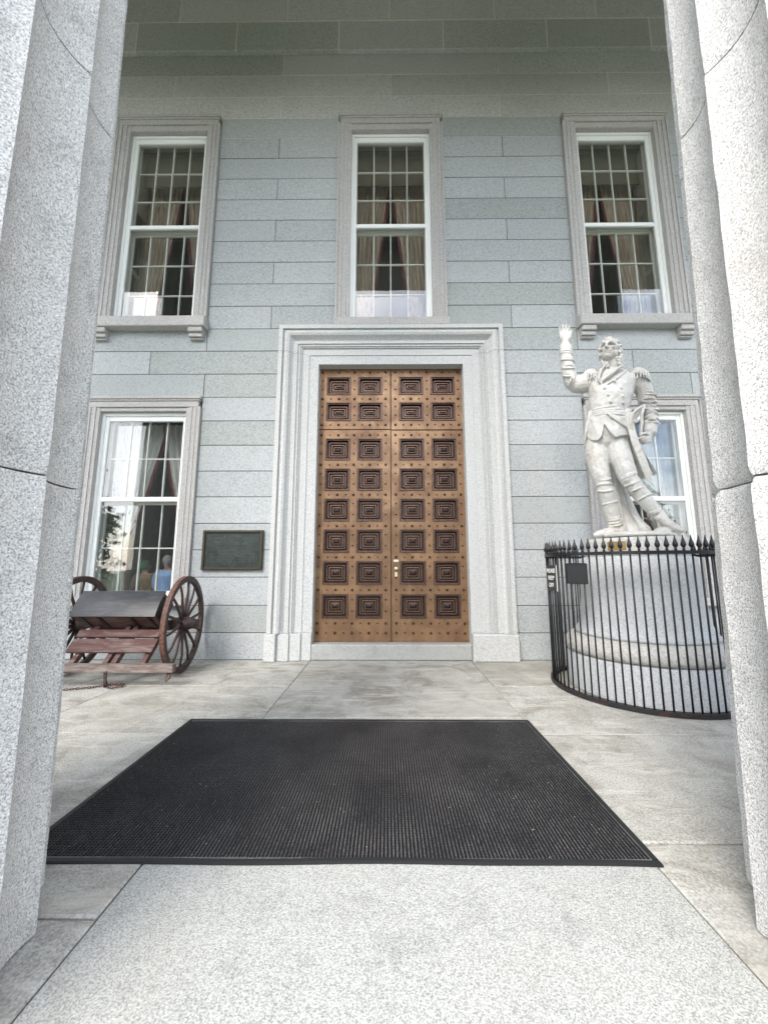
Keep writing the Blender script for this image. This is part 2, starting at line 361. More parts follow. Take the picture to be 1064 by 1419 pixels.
# ---- windows
def window(xc, ztop, zbot, upper, side, sill):
    W = empty('window', (xc, WY, zbot), bld)
    yF = 6.575 if upper else 6.585
    ho = 1.062; hi = .79                      # surround and opening half widths
    zl = ztop-.33 if upper else ztop-.27      # opening top
    zs = zbot+.165 if upper else zbot+.14     # sill top
    # surround: fluted jambs (stepped fasciae) and lintel with a lip
    for s in (-1, 1):
        m = MB(); f = [(1.0, 0), (.86, .012), (.80, .024), (.74, .012), (.60, .026), (.30, .038), (.0, .05)]
        cuts = [ho-.004, 1.022, .985, .945, .90, .855, hi]; dep = [.0, .022, .012, .03, .02, .036]
        for i in range(6):
            a, b = sorted((xc+s*cuts[i], xc+s*cuts[i+1])); m.box(a, b, yF+dep[i], 7.04, zs, ztop-.20)
        m.build('jamb', M_trim, W)
    m = MB()
    zz = [ztop-.002, ztop-.055, ztop-.09, ztop-.20]
    for (a, b, h, dd) in ((zz[1], zz[0], ho-.004, -.02), (zz[2], zz[1], ho-.03, .0), (zz[3], zz[2], ho-.05, .018)):
        m.bbox(xc-h, xc+h, yF+dd, 7.04, a, b, .006)
    m.build('lintel', M_trim, W)
    MB().bbox(xc-hi-.04, xc+hi+.04, yF+.045, 7.03, zl, ztop-.20-.002, .006).build('lintel_fascia', M_trim, W)
    if upper and sill == 'side':
        MB().bbox(xc-1.02-.045, xc+1.02+.06, 6.47, 7.04, zbot-.04, zs-.002, .012).build('sill', M_trim, W)
        for s in (-1, 1):
            m = MB(); x0 = xc+s*.90
            m.bbox(x0-.13, x0+.13, 6.50, 6.66, zbot-.135, zbot-.043, .01).bbox(x0-.125, x0+.125, 6.545, 6.66, zbot-.215, zbot-.137, .008)
            m.bbox(x0-.12, x0+.12, 6.585, 6.66, zbot-.25, zbot-.217, .006)
            m.build('bracket', M_trim, W)
    elif upper:
        MB().bbox(xc-1.075, xc+1.085, 6.535, 7.04, zbot+.002, zs-.002, .01).build('sill', M_trim, W)
    else:
        MB().bbox(xc-1.06, xc+1.06, 6.53, 7.04, zbot+.002, zs-.002, .01).build('sill', M_trim, W)
    # reveal linings handled by jamb depth; white outer casing with storm sash
    y0 = 6.74; t1, b1 = zl-.005, zs+.003
    fw = .105; m = MB()
    m.bbox(xc-hi, xc-hi+fw, y0, 6.80, b1, t1, .012).bbox(xc+hi-fw, xc+hi, y0, 6.80, b1, t1, .012)
    m.bbox(xc-hi+fw, xc+hi-fw, y0, 6.80, t1-.145, t1, .012).bbox(xc-hi+fw, xc+hi-fw, y0, 6.80, b1, b1+.09, .012)
    for s in (-1, 1):
        a, b = sorted((xc+s*hi, xc+s*(hi-.045))); m.box(a, b, y0-.03, y0-.001, b1, t1)
    m.box(xc-hi+.045, xc+hi-.045, y0-.03, y0-.001, t1-.05, t1)
    m.build('casing', M_white, W)
    zr = 8.262 if upper else 2.728            # meeting rail
    MB().bbox(xc-hi+fw, xc+hi-fw, y0+.005, 6.79, zr-.042, zr+.042, .008).build('storm_rail', M_white, W)
    gt, gb = t1-.145, b1+.09; gx = hi-fw
    for (a, b) in ((gb, zr-.042), (zr+.042, gt)):
        MB().box(xc-gx, xc+gx, 6.768, 6.771, a, b).build('storm_pane', M_glass, W)
    # inner sashes
    yi = 6.87; rows = 3 if upper else 2; gxi = .70
    lo = (zs+.0, zr-.06); up = (zr-.10, t1-.02)
    for k, (a, b, yy) in enumerate(((zs, zr-.03, yi+.02), (zr-.03, t1-.03, yi-.02))):
        f = .05; m = MB()
        m.box(xc-gxi-.07, xc-gxi+.02, yy, yy+.04, a, b).box(xc+gxi-.02, xc+gxi+.07, yy, yy+.04, a, b)
        m.box(xc-gxi+.02, xc+gxi-.02, yy, yy+.04, b-f, b).box(xc-gxi+.02, xc+gxi-.02, yy, yy+.04, a, a+f)
        m.build('sash', M_munt, W)
        x0, x1, za, zb = xc-gxi+.02, xc+gxi-.02, a+f, b-f
        for i in range(1, 4):
            x = x0+(x1-x0)*i/4; MB().box(x-.011, x+.011, yy-.002, yy+.038, za, zb).build('muntin', M_munt, W)
        for i in range(1, rows):
            z = za+(zb-za)*i/rows; MB().box(x0, x1, yy+.002, yy+.034, z-.011, z+.011).build('muntin', M_munt, W)
        pw, ph = (x1-x0)/4, (zb-za)/rows
        pm = MB().box(-pw/2+.0105, pw/2-.0105, 0, .003, -ph/2+.0105, ph/2-.0105).mesh('pane', M_glass)
        for i in range(4):
            for j in range(rows):
                r3 = (random.uniform(-.003, .003), 0, random.uniform(-.003, .003))
                inst('pane', pm, W, (x0+pw*(i+.5), yy+.018, za+ph*(j+.5)), r3)
    # folded louvred shutters in the inner reveal
    for s in (-1, 1):
        m = MB(); xi = xc+s*.78; x2 = xc+s*.755
        a, b = sorted((xi, x2))
        zt = t1-.05; hh = (zt-zs)
        nsec = 3
        for q in range(nsec):
            za = zs+hh*q/nsec+.0; zb = zs+hh*(q+1)/nsec
            m.box(a, b, 6.94, 6.98, za, zb); m.box(a, b, 7.24, 7.28, za, zb)
            m.box(a, b, 6.98, 7.24, za, za+.05).box(a, b, 6.98, 7.24, zb-.05, zb)
            if q == nsec-1: m.box(a+.008, b-.008, 6.98, 7.24, za+.05, zb-.05); continue
            z = za+.07
            while z < zb-.06:
                m.add([(a, 6.98, z+.012), (a, 7.24, z+.012), (b, 7.24, z-.012), (b, 6.98, z-.012),
                       (a, 6.98, z+.016), (a, 7.24, z+.016), (b, 7.24, z-.008), (b, 6.98, z-.008)],
                      [(0, 1, 2, 3), (7, 6, 5, 4), (0, 4, 5, 1), (1, 5, 6, 2), (2, 6, 7, 3), (3, 7, 4, 0)])
                z += .034
        m.build('shutter', M_shut, W)
    return W, zs, t1
def curtain(xc, s, zt, zb, ztie, matl, y=7.36, label='', group='curtains behind the windows', w0=.92, tie=.30, edge=True, reach=1.0):
    """one half of a draped pair: hangs from the head, swept to side s at ztie"""
    root = empty('curtain', (xc+s*w0, y, zb), label=label, cat='curtain', group=group)
    nz, ns = 46, 60; m = MB(); vs = []
    e = MB(); ev = []
    def inner(z):
        if z > ztie:
            t = (zt-z)/(zt-ztie); return w0*(1-reach) + (w0-tie-w0*(1-reach))*(t**1.25)
        t = (ztie-z)/(max(.01, ztie-zb)); return (w0-tie) - .10*math.sin(min(1, t*1.3)*math.pi/2)
    for i in range(nz+1):
        z = zt+(zb-zt)*i/nz; xi = inner(z)
        comp = (w0-xi)/w0
        for k in range(ns+1):
            u = k/ns; x = w0+(xi-w0)*u
            yy = y+(.022+.03*(1-comp))*math.sin(u*2*math.pi*7.5+math.sin(i*.15)*.6)+.012*math.sin(u*31+i*.2)
            vs.append((xc+s*x, yy, z))
        for k in range(3):
            ev.append((xc+s*(xi-.0-.028*k), y-.012+.008*math.sin(i*.4+k), z))
    fs = [(i*(ns+1)+k, i*(ns+1)+k+1, (i+1)*(ns+1)+k+1, (i+1)*(ns+1)+k) for i in range(nz) for k in range(ns)]
    m.add(vs, fs, True).build('drape', matl, root)
    if edge:
        e.add(ev, [(i*3+k, i*3+k+1, (i+1)*3+k+1, (i+1)*3+k) for i in range(nz) for k in range(2)], True).build('lining', M_red, root)
where = ['upper left window', 'upper middle window over the door', 'upper right window above the statue']
for i, x in enumerate(UX):
    W, zs, t1 = window(x, 10.70, 5.974, True, i-1, 'mid' if i == 1 else 'side')
    W['label'] = ['window with bracketed sill at upper left', 'window over the bronze door, thin sill', 'window with bracketed sill at upper right'][i]
    bl = MB().box(x-.86, x+.86, 7.12, 7.135, 9.62, 10.34)
    bl.box(x-.86, x+.86, 7.115, 7.14, 9.60, 9.63)
    tag(bl.build('roller_blind', M_blind), 'tan roller blind half lowered in the '+where[i], 'blind', 'roller blinds')
    for s, n in ((-1, 'left'), (1, 'right')):
        curtain(x, s, 10.5, 6.0, 6.9, M_curt, tie=.5, label='%s half of the beige curtains in the %s' % (n, where[i]))
where = ['lower left window beside the plaque', 'lower right window behind the statue']
for i, x in enumerate(LX):
    W, zs, t1 = window(x, 4.609, .882, False, i, '')
    W['label'] = ['ground floor window beside the plaque', 'ground floor window behind the statue'][i]
    for s, n in ((-1, 'left'), (1, 'right')):
        curtain(x, s, 4.35, .6, 1.75, M_sheer, label='%s half of the sheer white curtains in the %s' % (n, where[i]))

# ---- door surround
DS = empty('door_surround', (.075, 6.6, 0), bld)
dx = .075; oh = 2.058
prof = [(oh, .07), (oh, -.085), (1.985, -.085), (1.985, -.045), (1.965, -.035), (1.95, -.07), (1.90, -.085), (1.86, -.065), (1.83, -.015), (1.80, .02),
        (1.77, .022), (1.745, .0), (1.72, -.008), (1.712, .02), (1.690, .02), (1.690, .0), (1.668, .0), (1.668, .026), (1.648, .026), (1.648, .008), (1.637, .008), (1.637, .036), (1.505, .036), (1.505, .052), (1.333, .052), (1.333, .45)]
def zt_of(h): return 5.965-(oh-h)       # mitred head: same widths up the lintel
ztop_in = zt_of(1.333)
n = len(prof)
PB = .435
for s in (-1, 1):
    m = MB(); vs = []
    ZJ = 5.45
    vs += [(dx+s*h, 6.60+y, PB+.003) for h, y in prof]
    vs += [(dx+s*h, 6.60+y, min(ZJ-.003, 5.965-(oh-h)*.985)) for h, y in prof]
    f = [(k, k+1, n+k+1, n+k) for k in range(n-1)]
    f = [q if s < 0 else tuple(reversed(q)) for q in f]
    m.add(vs, f)
    m.build('jamb', M_door_s, DS)
    m = MB()                            # plinth block below each jamb
    if s < 0:
        m.bbox(dx-2.085, dx-1.90, 6.49, 6.9, 0, PB-.003, .01); m.bbox(dx-1.90, dx-1.79, 6.56, 6.9, 0, PB-.003, .004)
        m.bbox(dx-1.79, dx-1.69, 6.535, 6.9, 0, PB-.003, .004); m.bbox(dx-1.69, dx-1.50, 6.565, 6.9, 0, PB-.003, .008)
        m.bbox(dx-1.50, dx-1.333, 6.60, 6.9, 0, PB-.003, .004)
    else:
        m.bbox(dx+1.333, dx+2.085, 6.505, 6.9, 0, PB-.003, .014)
    m.build('plinth_block', M_door_s, DS, label=None if s < 0 else 'plain warm grey plinth block')
m = MB(); vs = []                        # head: lower part between jambs + mitred moulding
ring = [[], [], [], []]
for h, y in prof:
    zt = 5.965-(oh-h)*.985
    zb_ = min(5.453, zt)
    ring[0].append((dx-h, 6.60+y, zb_)); ring[1].append((dx-h, 6.60+y, zt)); ring[2].append((dx+h, 6.60+y, zt)); ring[3].append((dx+h, 6.60+y, zb_))
inn = [i for i, (h, y) in enumerate(prof)]
vs = ring[0]+ring[1]+ring[2]+ring[3]
fs = []
for a in range(3):
    for k in range(n-1):
        p = [vs[a*n+k], vs[a*n+k+1], vs[(a+1)*n+k+1], vs[(a+1)*n+k]]
        fs.append((a*n+k, (a+1)*n+k, (a+1)*n+k+1, a*n+k+1))
m.add(vs, fs)
m.box(dx-1.333, dx+1.333, 6.70, 7.05, 5.252, 5.9)
m.build('head', M_door_s, DS)
MB().bbox(dx-1.33, dx+1.33, 6.60, 6.95, 0.0, .252, .018).build('threshold', M_entry, DS)

# ---- bronze door
DR = empty('bronze_door', (dx, 6.83, .255), bld, label='tall bronze double door with coffered panels and studs')
cx_ = [(-1.13, -.675), (-.535, -.09), (.232, .682), (.83, 1.272)]
rz = [(4.735, 5.09), (4.225, 4.58), (3.465, 3.88), (2.90, 3.307), (2.338, 2.75), (1.781, 2.187), (1.219, 1.629), (.65, 1.055)]
YD = 6.83
def slab(x0, x1, z0, z1, cols, rows, name):
    m = MB(); zc = z0
    for a, b in sorted(rows):
        m.box(x0, x1, YD, YD+.12, zc, a)
        xx = x0
        for p, q in cols: m.box(xx, p, YD, YD+.12, a, b); xx = q
        m.box(xx, x1, YD, YD+.12, a, b); zc = b
    m.box(x0, x1, YD, YD+.12, zc, z1)
    m.build(name, M_bronze, DR)
slab(-1.275, .068, .258, 4.043, cx_[:2], rz[2:], 'door_leaf')
slab(.083, 1.425, .258, 4.030, cx_[2:], rz[2:], 'door_leaf')
slab(-1.275, .066, 4.061, 5.25, cx_[:2], rz[:2], 'transom_panel')
slab(.085, 1.425, 4.052, 5.25, cx_[2:], rz[:2], 'transom_panel')
MB().box(-1.3, 1.45, YD+.13, YD+.16, .25, 5.25).build('door_backing', M_iron, DR)
def coffer_mesh(w, h):
    m = MB(); hw, hh = w/2, h/2
    P = [(-.004, .0), (-.004, -.010), (.014, -.010), (.017, .012), (.030, .014), (.034, .082), (.058, .084), (.062, .052), (.082, .052), (.085, .090), (.102, .090), (.105, .050),
         (.120, .049), (.122, .092), (.146, .092), (.149, .048), (.160, .047), (.19, .030)]
    rings = []
    for ins, y in P:
        ix = min(ins, hw-.012); iz = min(ins, hh-.010)
        rings.append([(-hw+ix, y, -hh+iz), (hw-ix, y, -hh+iz), (hw-ix, y, hh-iz), (-hw+ix, y, hh-iz)])
    vs = [p for r in rings for p in r]; fs = []
    for i in range(len(P)-1):
        for k in range(4):
            k2 = (k+1) % 4; fs.append((i*4+k, i*4+k2, (i+1)*4+k2, (i+1)*4+k))
    fs.append(tuple((len(P)-1)*4+k for k in range(4)))
    m.add(vs, fs); mi = []
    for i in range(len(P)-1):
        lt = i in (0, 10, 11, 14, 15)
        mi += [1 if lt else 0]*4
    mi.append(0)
    def beads(ins, y, r, n1, n2, sy):
        for k in range(n1):
            x = -hw+ins+(w-2*ins)*(k+.5)/n1
            for z in (-hh+ins, hh-ins): m.box(x-r, x+r, y-sy, y, z-r*.9, z+r*.9)
        for k in range(n2):
            z = -hh+ins+(h-2*ins)*(k+.5)/n2
            for x in (-hw+ins, hw-ins): m.box(x-r*.9, x+r*.9, y-sy, y, z-r, z+r)
    beads(.007, -.008, .0075, 20, 18, .010); beads(.025, .022, .009, 14, 12, .018); beads(.072, .050, .011, 9, 8, .018)
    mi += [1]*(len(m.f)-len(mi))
    me_ = m.mesh('coffer', M_bronze_shade); me_.materials.append(M_ridge_lit); me_.polygons.foreach_set('material_index', mi); return me_
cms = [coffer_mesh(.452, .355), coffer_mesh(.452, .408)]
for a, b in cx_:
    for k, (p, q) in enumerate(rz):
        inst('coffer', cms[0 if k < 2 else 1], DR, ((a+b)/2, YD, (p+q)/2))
st = MB(); sxs = [[-1.205, -1.047, -.895, -.743, -.605, -.459, -.314, -.165, -.022], [.162, .308, .452, .602, .755, .900, 1.045, 1.19, 1.335]]
srow = [5.182, 4.652, 4.143, 3.947, 3.381, 2.823, 2.255, 1.70, 1.132, .566, .405]
def stud(x, z, r): st.lathe([(r*1.15, 0), (r*1.1, -r*.5), (r*.7, -r*1.0), (r*.15, -r*1.2)], (x, YD, z), 8, 'Y')
for g_ in sxs:
    for z in srow:
        for i, x in enumerate(g_): stud(x, z, .021 if i % 2 == 0 else .013)
    for (p, q) in rz:
        for i in (0, 4, 8):
            for t in (.3, .78): stud(g_[i], p+(q-p)*t, .014)
st.build('stud', M_stud, DR, kind='stuff')
M_brass = mat('pale_brass', (.72, .68, .5), .3, .8)
hd = MB().lathe([(.012, -.0), (.012, -.03), (.030, -.035), (.036, -.055), (.028, -.072), (.008, -.078)], (.162, YD, 1.50), 14, 'Y')
hd.build('door_knob', M_brass, DR)
MB().bbox(.118, .205, YD-.006, YD, 1.615, 1.655, .003).build('push_plate', mat('pale_plate', (.66, .62, .55), .5), DR)
hm = MB().bbox(.140, .184, YD-.012, YD, 1.36, 1.44, .004); hm.box(.157, .167, YD-.014, YD-.011, 1.385, 1.41)
hm.build('lock_plate', M_brass, DR)

# ------------------------------------------------------------------ portico columns and roof
def drum(cx, cy, r0, tp, a0, z0, z1, seed, rough, ztop_off=0, rot=0, grow=0):
    nfl, per = 20, 12; rows = max(6, int((z1-z0)/.055)); rg = np.random.default_rng(seed)
    ph = rg.uniform(0, 6, (8, 3)); m = MB(); vs = []
    ed = (.004, .008, .016, .03, .05)
    zz = [z0+e for e in ed]+[z0+.05+(z1-z0-.10)*i/rows for i in range(1, rows)]+[z1-e for e in reversed(ed)]
    nn = nfl*per
    for zi, z in enumerate(zz):
        Rz = r0-tp*z+grow; e0 = z-z0 if z0 > 0 else 9; e1 = min(e0, z1-z); lp = max(0, 1-e1/.052)**2
        for k in range(nn):
            u = (k % per)/per; a = a0+rot+R(18)*(k/per)
            d = .066*(1-abs(2*u-1)**2.0)**.8*1.0
            edge = max(0, 1-min(u, 1-u)*per/1.05)
            nzv = sum(math.sin(ph[j][0]+z*(3+5*j)+ph[j][1]*k*.35)*math.cos(ph[j][2]+k*(.31+.17*j)) for j in range(4))
            lip = lp*(.004+max(0, rough-.4)*(.085 if 1.5 < z < 2.3 else .006)*(.6+.4*math.sin(k*.23+ph[2][1]+z0)*math.sin(k*.61+ph[3][1])))
            rr = Rz-d-lip-edge*(.003+rough*.003*(1+math.sin(z*5+k+ph[0][0])*math.sin(z*17+ph[1][0])))+rough*.0005*nzv
            vs.append((rr*math.cos(a), rr*math.sin(a), z))
    fs = [(i*nn+k, i*nn+(k+1) % nn, (i+1)*nn+(k+1) % nn, (i+1)*nn+k) for i in range(len(zz)-1) for k in range(nn)]
    m.add(vs, fs, False); m.f += [tuple(reversed(range(nn))), tuple((len(zz)-1)*nn+k for k in range(nn))]; m.sm += [False]*2
    m.sm = [False]*len(m.f)
    return m
DZ = [0, 1.875, 3.85, 5.8, 7.75, 9.7, 11.15]
def column(name, cx, cy, r0, tp, a0, matl, rough, label, meshes=None):
    Cn = empty('column', (cx, cy, 0), label=label, cat='column', group='fluted columns of the porch')
    ms = []
    for i in range(len(DZ)-1):
        if meshes: mm = meshes[i]
        else:
            off = (0, 0) if rough < 1 or i else (.0, .0)
            d = drum(cx, cy, r0, tp, R(a0), DZ[i], DZ[i+1], 11+i, rough, grow=(.0))
            mm = d.mesh('drum', matl)
            mm.polygons.foreach_set('use_smooth', [True]*len(mm.polygons))
            try: mm.set_sharp_from_angle(angle=R(28))
            except Exception: pass
        ms.append(mm); inst('drum', mm, Cn, (cx, cy, 0))
    rt = r0-tp*11.15
    c = MB().lathe([(rt-.06, 11.155), (rt+.02, 11.25), (rt+.14, 11.42), (rt+.17, 11.5)], (cx, cy, 0), 40)
    c.box(cx-rt-.2, cx+rt+.2, cy-rt-.2, cy+rt+.2, 11.502, 11.80)
    c.build('capital', matl, Cn)
    return ms
msL = column('L', -2.337, 1.345, 1.007, .017, 28.2, M_colL, .35, 'fluted granite column filling the left edge of the view')
msR = column('R', 2.458, 1.372, 1.039, .023, 152, M_colR, .75, 'fluted granite column at right with a worn open joint')
for x, lb in ((-7.05, 'fluted granite column standing left of the artillery limber'), (-11.8, 'fluted granite column at the left end of the porch'),
              (7.2, 'fluted granite column right of the statue'), (11.95, 'fluted granite column at the right end of the porch')):
    column('o', x, 1.36, 1.007, .017, 28.2, M_colL, .35, lb, msL)
PR = empty('portico_roof', (.08, 3.5, 11.8), label='granite beam and ceiling carried by the porch columns', cat='portico')
ar = MB(); ar.box(-13.2, 13.4, .50, 2.35, 11.803, 13.98).box(-13.2, -11.2, 2.352, 6.54, 11.803, 13.98).box(11.4, 13.4, 2.352, 6.54, 11.803, 13.98)
ar.build('architrave', M_trim, PR)
MB().box(-13.2, 13.4, .5, 6.54, 13.985, 14.3).build('ceiling', mat('ceiling_plaster', (.66, .64, .56), .9), PR)
MB().box(-13.6, 13.8, .1, 7.5, 14.305, 15.6).build('cornice', M_trim, PR)

# ------------------------------------------------------------------ entrance mat
mt = empty('door_mat', (-.28, 3.15, 0), label='large black rubber entrance mat in front of the door', cat='mat')
M_rub = mat('black_rubber', (.008, .008, .010), .5); M_rub.node_tree.nodes['Principled BSDF'].inputs['Specular IOR Level'].default_value = .22
def rubber_base():
    m = mat('dusty_rubber', (.03, .03, .032), .7); g = NG(m); n = g.noise(g.coord(), 2.0, 6, .6, .3); n2 = g.noise(g.coord(), 70, 3, .7)
    c = g.ramp(n, [(.36, (.035, .035, .035)), (.64, (.15, .147, .14))]); g.l(g.mix(g.ramp(n2, [(.5, 0.0), (.75, .6)]), c, (.28, .27, .25)), g.b.inputs['Base Color']); return m
x0, x1, y0, y1 = -1.965, 1.402, 2.205, 4.10
def wav(x, k): return .006*math.sin(x*2.1+k)+.004*math.sin(x*5.3+k*2)
b = MB(); nx = 60
ring_o = []
vs = []
for i in range(nx+1):
    x = x0+(x1-x0)*i/nx; wy = wav(x, 1.0)
    for (yy, z) in ((y0+wy, .0), (y0+wy, .007), (y0+wy+.010, .010), (y0+wy+.032, .0095), (y0+wy+.034, .005)): vs.append((x, yy, z))
b.add(vs, [(i*5+k, (i+1)*5+k, (i+1)*5+k+1, i*5+k+1) for i in range(nx) for k in range(4)])
b.box(x0+.0, x1, y1-.030, y1, .0, .0095)
b.box(x0, x0+.030, y0+.035, y1-.031, .0, .0095); b.box(x1-.030, x1, y0+.035, y1-.031, .0, .0095)
b.build('border', mat('mat_border', (.010, .011, .012), .6), mt)
MB().box(x0+.028, x1-.028, y0+.02, y1-.028, .001, .0055).build('backing', rubber_base(), mt)
# moulded nubs, one joined sheet (far more than can be counted)
ix0, ix1, iy0, iy1 = x0+.031, x1-.031, y0+.040, y1-.031
p = .0205; nxn = int((ix1-ix0)/p); nyn = int((iy1-iy0)/p)
gx, gy = np.meshgrid(np.arange(nxn), np.arange(nyn)); gx = gx.ravel(); gy = gy.ravel(); K = len(gx)
jx = rng.uniform(-.0007, .0007, K); h = .0090+rng.uniform(-.0008, .0008, K)
px_ = ix0+(gx+.5)*p+jx; py_ = iy0+(gy+.5)*p
V = np.zeros((K, 8, 3)); hx, hy, tx, ty = .0082, .0088, .0066, .0072
for q, (sx, sy) in enumerate(((-1, -1), (1, -1), (1, 1), (-1, 1))):
    V[:, q, 0] = px_+sx*hx; V[:, q, 1] = py_+sy*hy; V[:, q, 2] = .005
    V[:, q+4, 0] = px_+sx*tx; V[:, q+4, 1] = py_+sy*ty; V[:, q+4, 2] = h
base = (np.arange(K)*8)[:, None, None]
F = np.array([[4, 5, 6, 7], [0, 1, 5, 4], [1, 2, 6, 5], [2, 3, 7, 6], [3, 0, 4, 7]])[None]+base
me = bpy.data.meshes.new('nub'); me.from_pydata(V.reshape(-1, 3).tolist(), [], F.reshape(-1, 4).tolist()); me.materials.append(M_rub)
tag(link(bpy.data.objects.new('nub', me), mt), kind='stuff')
# bits of grit on the mat
gm = MB()
for k in range(150):
    x = random.uniform(ix0, ix1); y = random.uniform(iy0, iy1); r = random.uniform(.001, .0034)
    gm.add([(x-r, y-r*.6, .0115), (x+r, y-r*.5, .012), (x+r*.4, y+r, .0125), (x, y, .0125+r)], [(0, 2, 1), (0, 1, 3), (1, 2, 3), (2, 0, 3)])
tag(gm.build('grit', mat('dry_grit', (.42, .38, .26), .9)), 'dry grit and leaf crumbs scattered on the black mat', 'debris', kind='stuff')

# ------------------------------------------------------------------ artillery limber
LB = empty('artillery_limber', (-3.75, 5.85, 0), label='old wooden artillery limber with black lidded chest and red footboards', cat='limber')
def wheel(cx, s, rotz):
    Wn = empty('wheel', (cx, 5.87, .695), LB)
    Mr = Matrix.Translation((cx, 5.87, .695)) @ Matrix.Rotation(rotz, 4, 'Z')
    def T(m): m.v = [tuple(Mr @ Vector(v)-Vector((0, 0, 0))) for v in m.v]; return m
    def ringm(ri, ro, w, seg=56, ch=.008):
        m = MB(); pr = [(ri, -w+ch), (ri+ch, -w), (ro-ch*.3, -w), (ro, -w+ch*.3), (ro, w-ch*.3), (ro-ch*.3, w), (ri+ch, w), (ri, w-ch)]
        vs = []
        for k in range(seg):
            a = 2*math.pi*k/seg; vs += [(x, r*math.cos(a), r*math.sin(a)) for r, x in pr]
        q = len(pr)
        fs = [(k*q+j, k*q+(j+1) % q, ((k+1) % seg)*q+(j+1) % q, ((k+1) % seg)*q+j) for k in range(seg) for j in range(q)]
        return m.add(vs, fs, False)
    T(ringm(.605, .678, .030)).build('rim', M_spoke, Wn)
    T(ringm(.679, .692, .031, ch=.003)).build('tyre', M_rust, Wn)
    h = MB().lathe([(.03, -.17), (.075, -.168), (.085, -.12), (.085, -.10), (.098, -.06), (.105, -.03), (.105, .03), (.095, .06), (.082, .10), (.072, .14), (.06, .16), (.058, .20), (.03, .205)] if s > 0 else
                   [(.03, -.205), (.058, -.20), (.06, -.16), (.072, -.14), (.082, -.10), (.095, -.06), (.105, -.03), (.105, .03), (.098, .06), (.085, .10), (.085, .12), (.075, .168), (.03, .17)], (0, 0, 0), 20, 'X')
    T(h).build('hub', M_spoke, Wn)
    sp = MB()
    for k in range(14):
        a = 2*math.pi*(k+.35)/14; d = (math.cos(a), math.sin(a))
        m = MB().tube([(-.012*s, .09*d[0], .09*d[1]), (-.006*s, .2*d[0], .2*d[1]), (.012*s, .45*d[0], .45*d[1]), (.0, .61*d[0], .61*d[1])], [.028, .026, .021, .019], 8, (1, .8), up=(1, 0, 0))
        T(m).build('spoke', M_spoke, Wn)
    lp = MB().tube([(s*.19, -.03, .0), (s*.20, -.035, -.06), (s*.205, .0, -.09), (s*.20, .035, -.06), (s*.19, .03, 0)], .007, 6)
    T(lp).build('linch_ring', M_rust, Wn)
wheel(-3.01, 1, R(5.5)); wheel(-4.60, -1, R(2))
MB().tube([(-4.5, 5.87, .695), (-3.1, 5.87, .695)], .045, 10).build('axle', M_iron, LB)
MB().box(-4.36, -3.18, 5.80, 5.94, .60, .74).build('axle_bed', M_redwood, LB)
# chest, tipped forward
e1 = Vector((0, .567, .824)); e2 = Vector((0, .824, -.567)); o = Vector((0, 5.385, .855))   # e1 up the lid, e2 into the chest
def P2(u, v, x): return Vector((x, 0, 0))+o+e1*u+e2*v
def obox(x0, x1, u0, u1, v0, v1):
    m = MB(); vs = [P2(u, v, x) for v in (v0, v1) for u in (u0, u1) for x in (x0, x1)]
    return m.add(vs, [(0, 1, 3, 2), (4, 6, 7, 5), (0, 4, 5, 1), (2, 3, 7, 6), (0, 2, 6, 4), (1, 5, 7, 3)])
lid = MB(); nu = 8; vs = []
for i in range(nu+1):
    u = -.012+.40*i/nu; v = -.012-.020*math.sin(math.pi*i/nu)
    for x in (-4.345, -3.165): vs += [P2(u, v, x), P2(u, v+.022, x)]
fs = []
for i in range(nu):
    a = i*4; c = a+4; fs += [(a, a+2, c+2, c), (a+1, c+1, c+3, a+3), (a, c, c+1, a+1), (a+2, a+3, c+3, c+2)]
fs += [(0, 1, 3, 2), (nu*4, nu*4+2, nu*4+3, nu*4+1)]
lid.add(vs, fs); lid.build('lid', M_blackm, LB)
obox(-4.32, -3.19, .0, .375, .014, .33).build('chest', M_redwood, LB)
for x in (-4.21, -3.96, -3.52, -3.28): obox(x-.022, x+.022, -.012, -.001, .03, .32).build('strap', M_iron, LB)
obox(-3.188, -3.182, .03, .34, .05, .3).build('end_plate', M_iron, LB)
# footboards on four rails down to the splinter bar
d1 = Vector((0, 5.62-5.12, .72-.25)).normalized(); nrm = Vector((0, -d1.z, d1.y)); o2 = Vector((0, 5.12, .25))
def ob2(x0, x1, u0, u1, v0, v1, name, mt_, x0b=None, x1b=None):
    x0b = x0 if x0b is None else x0b; x1b = x1 if x1b is None else x1b
    vs = [Vector((x, 0, 0))+o2+d1*u+nrm*v for v in (v0, v1) for u, xx in ((u0, (x0, x1)), (u1, (x0b, x1b))) for x in xx]
    return MB().add(vs, [(0, 1, 3, 2), (4, 6, 7, 5), (0, 4, 5, 1), (2, 3, 7, 6), (0, 2, 6, 4), (1, 5, 7, 3)]).build(name, mt_, LB)
for x in (-4.10, -3.66, -3.55, -3.17):
    ob2(x-.032, x+.032, -.02, .72, -.085, -.018, 'rail', M_redwood)
    MB().ball(o2+Vector((x, 0, 0))+d1*.03-nrm*.015, .014, 8, 5).build('bolt', M_rust, LB)
ob2(-4.245, -3.105, .205, .415, .002, .026, 'footboard', M_redwood, -4.265, -3.11)
ob2(-4.262, -3.13, .445, .565, .002, .026, 'footboard', M_redwood, -4.275, -3.15)
MB().box(-4.80, -2.72, 5.09, 5.17, .195, .29).build('splinter_bar', worn('grey_red_wood', (.11, .07, .06), (.22, .19, .17), .7, 4, pos=(.4, .6)), LB)
MB().tube([(-2.79, 5.13, .19), (-2.80, 5.10, .13), (-2.78, 5.07, .09), (-2.75, 5.10, .13), (-2.77, 5.13, .19)], .012, 6).build('hook', M_rust, LB)
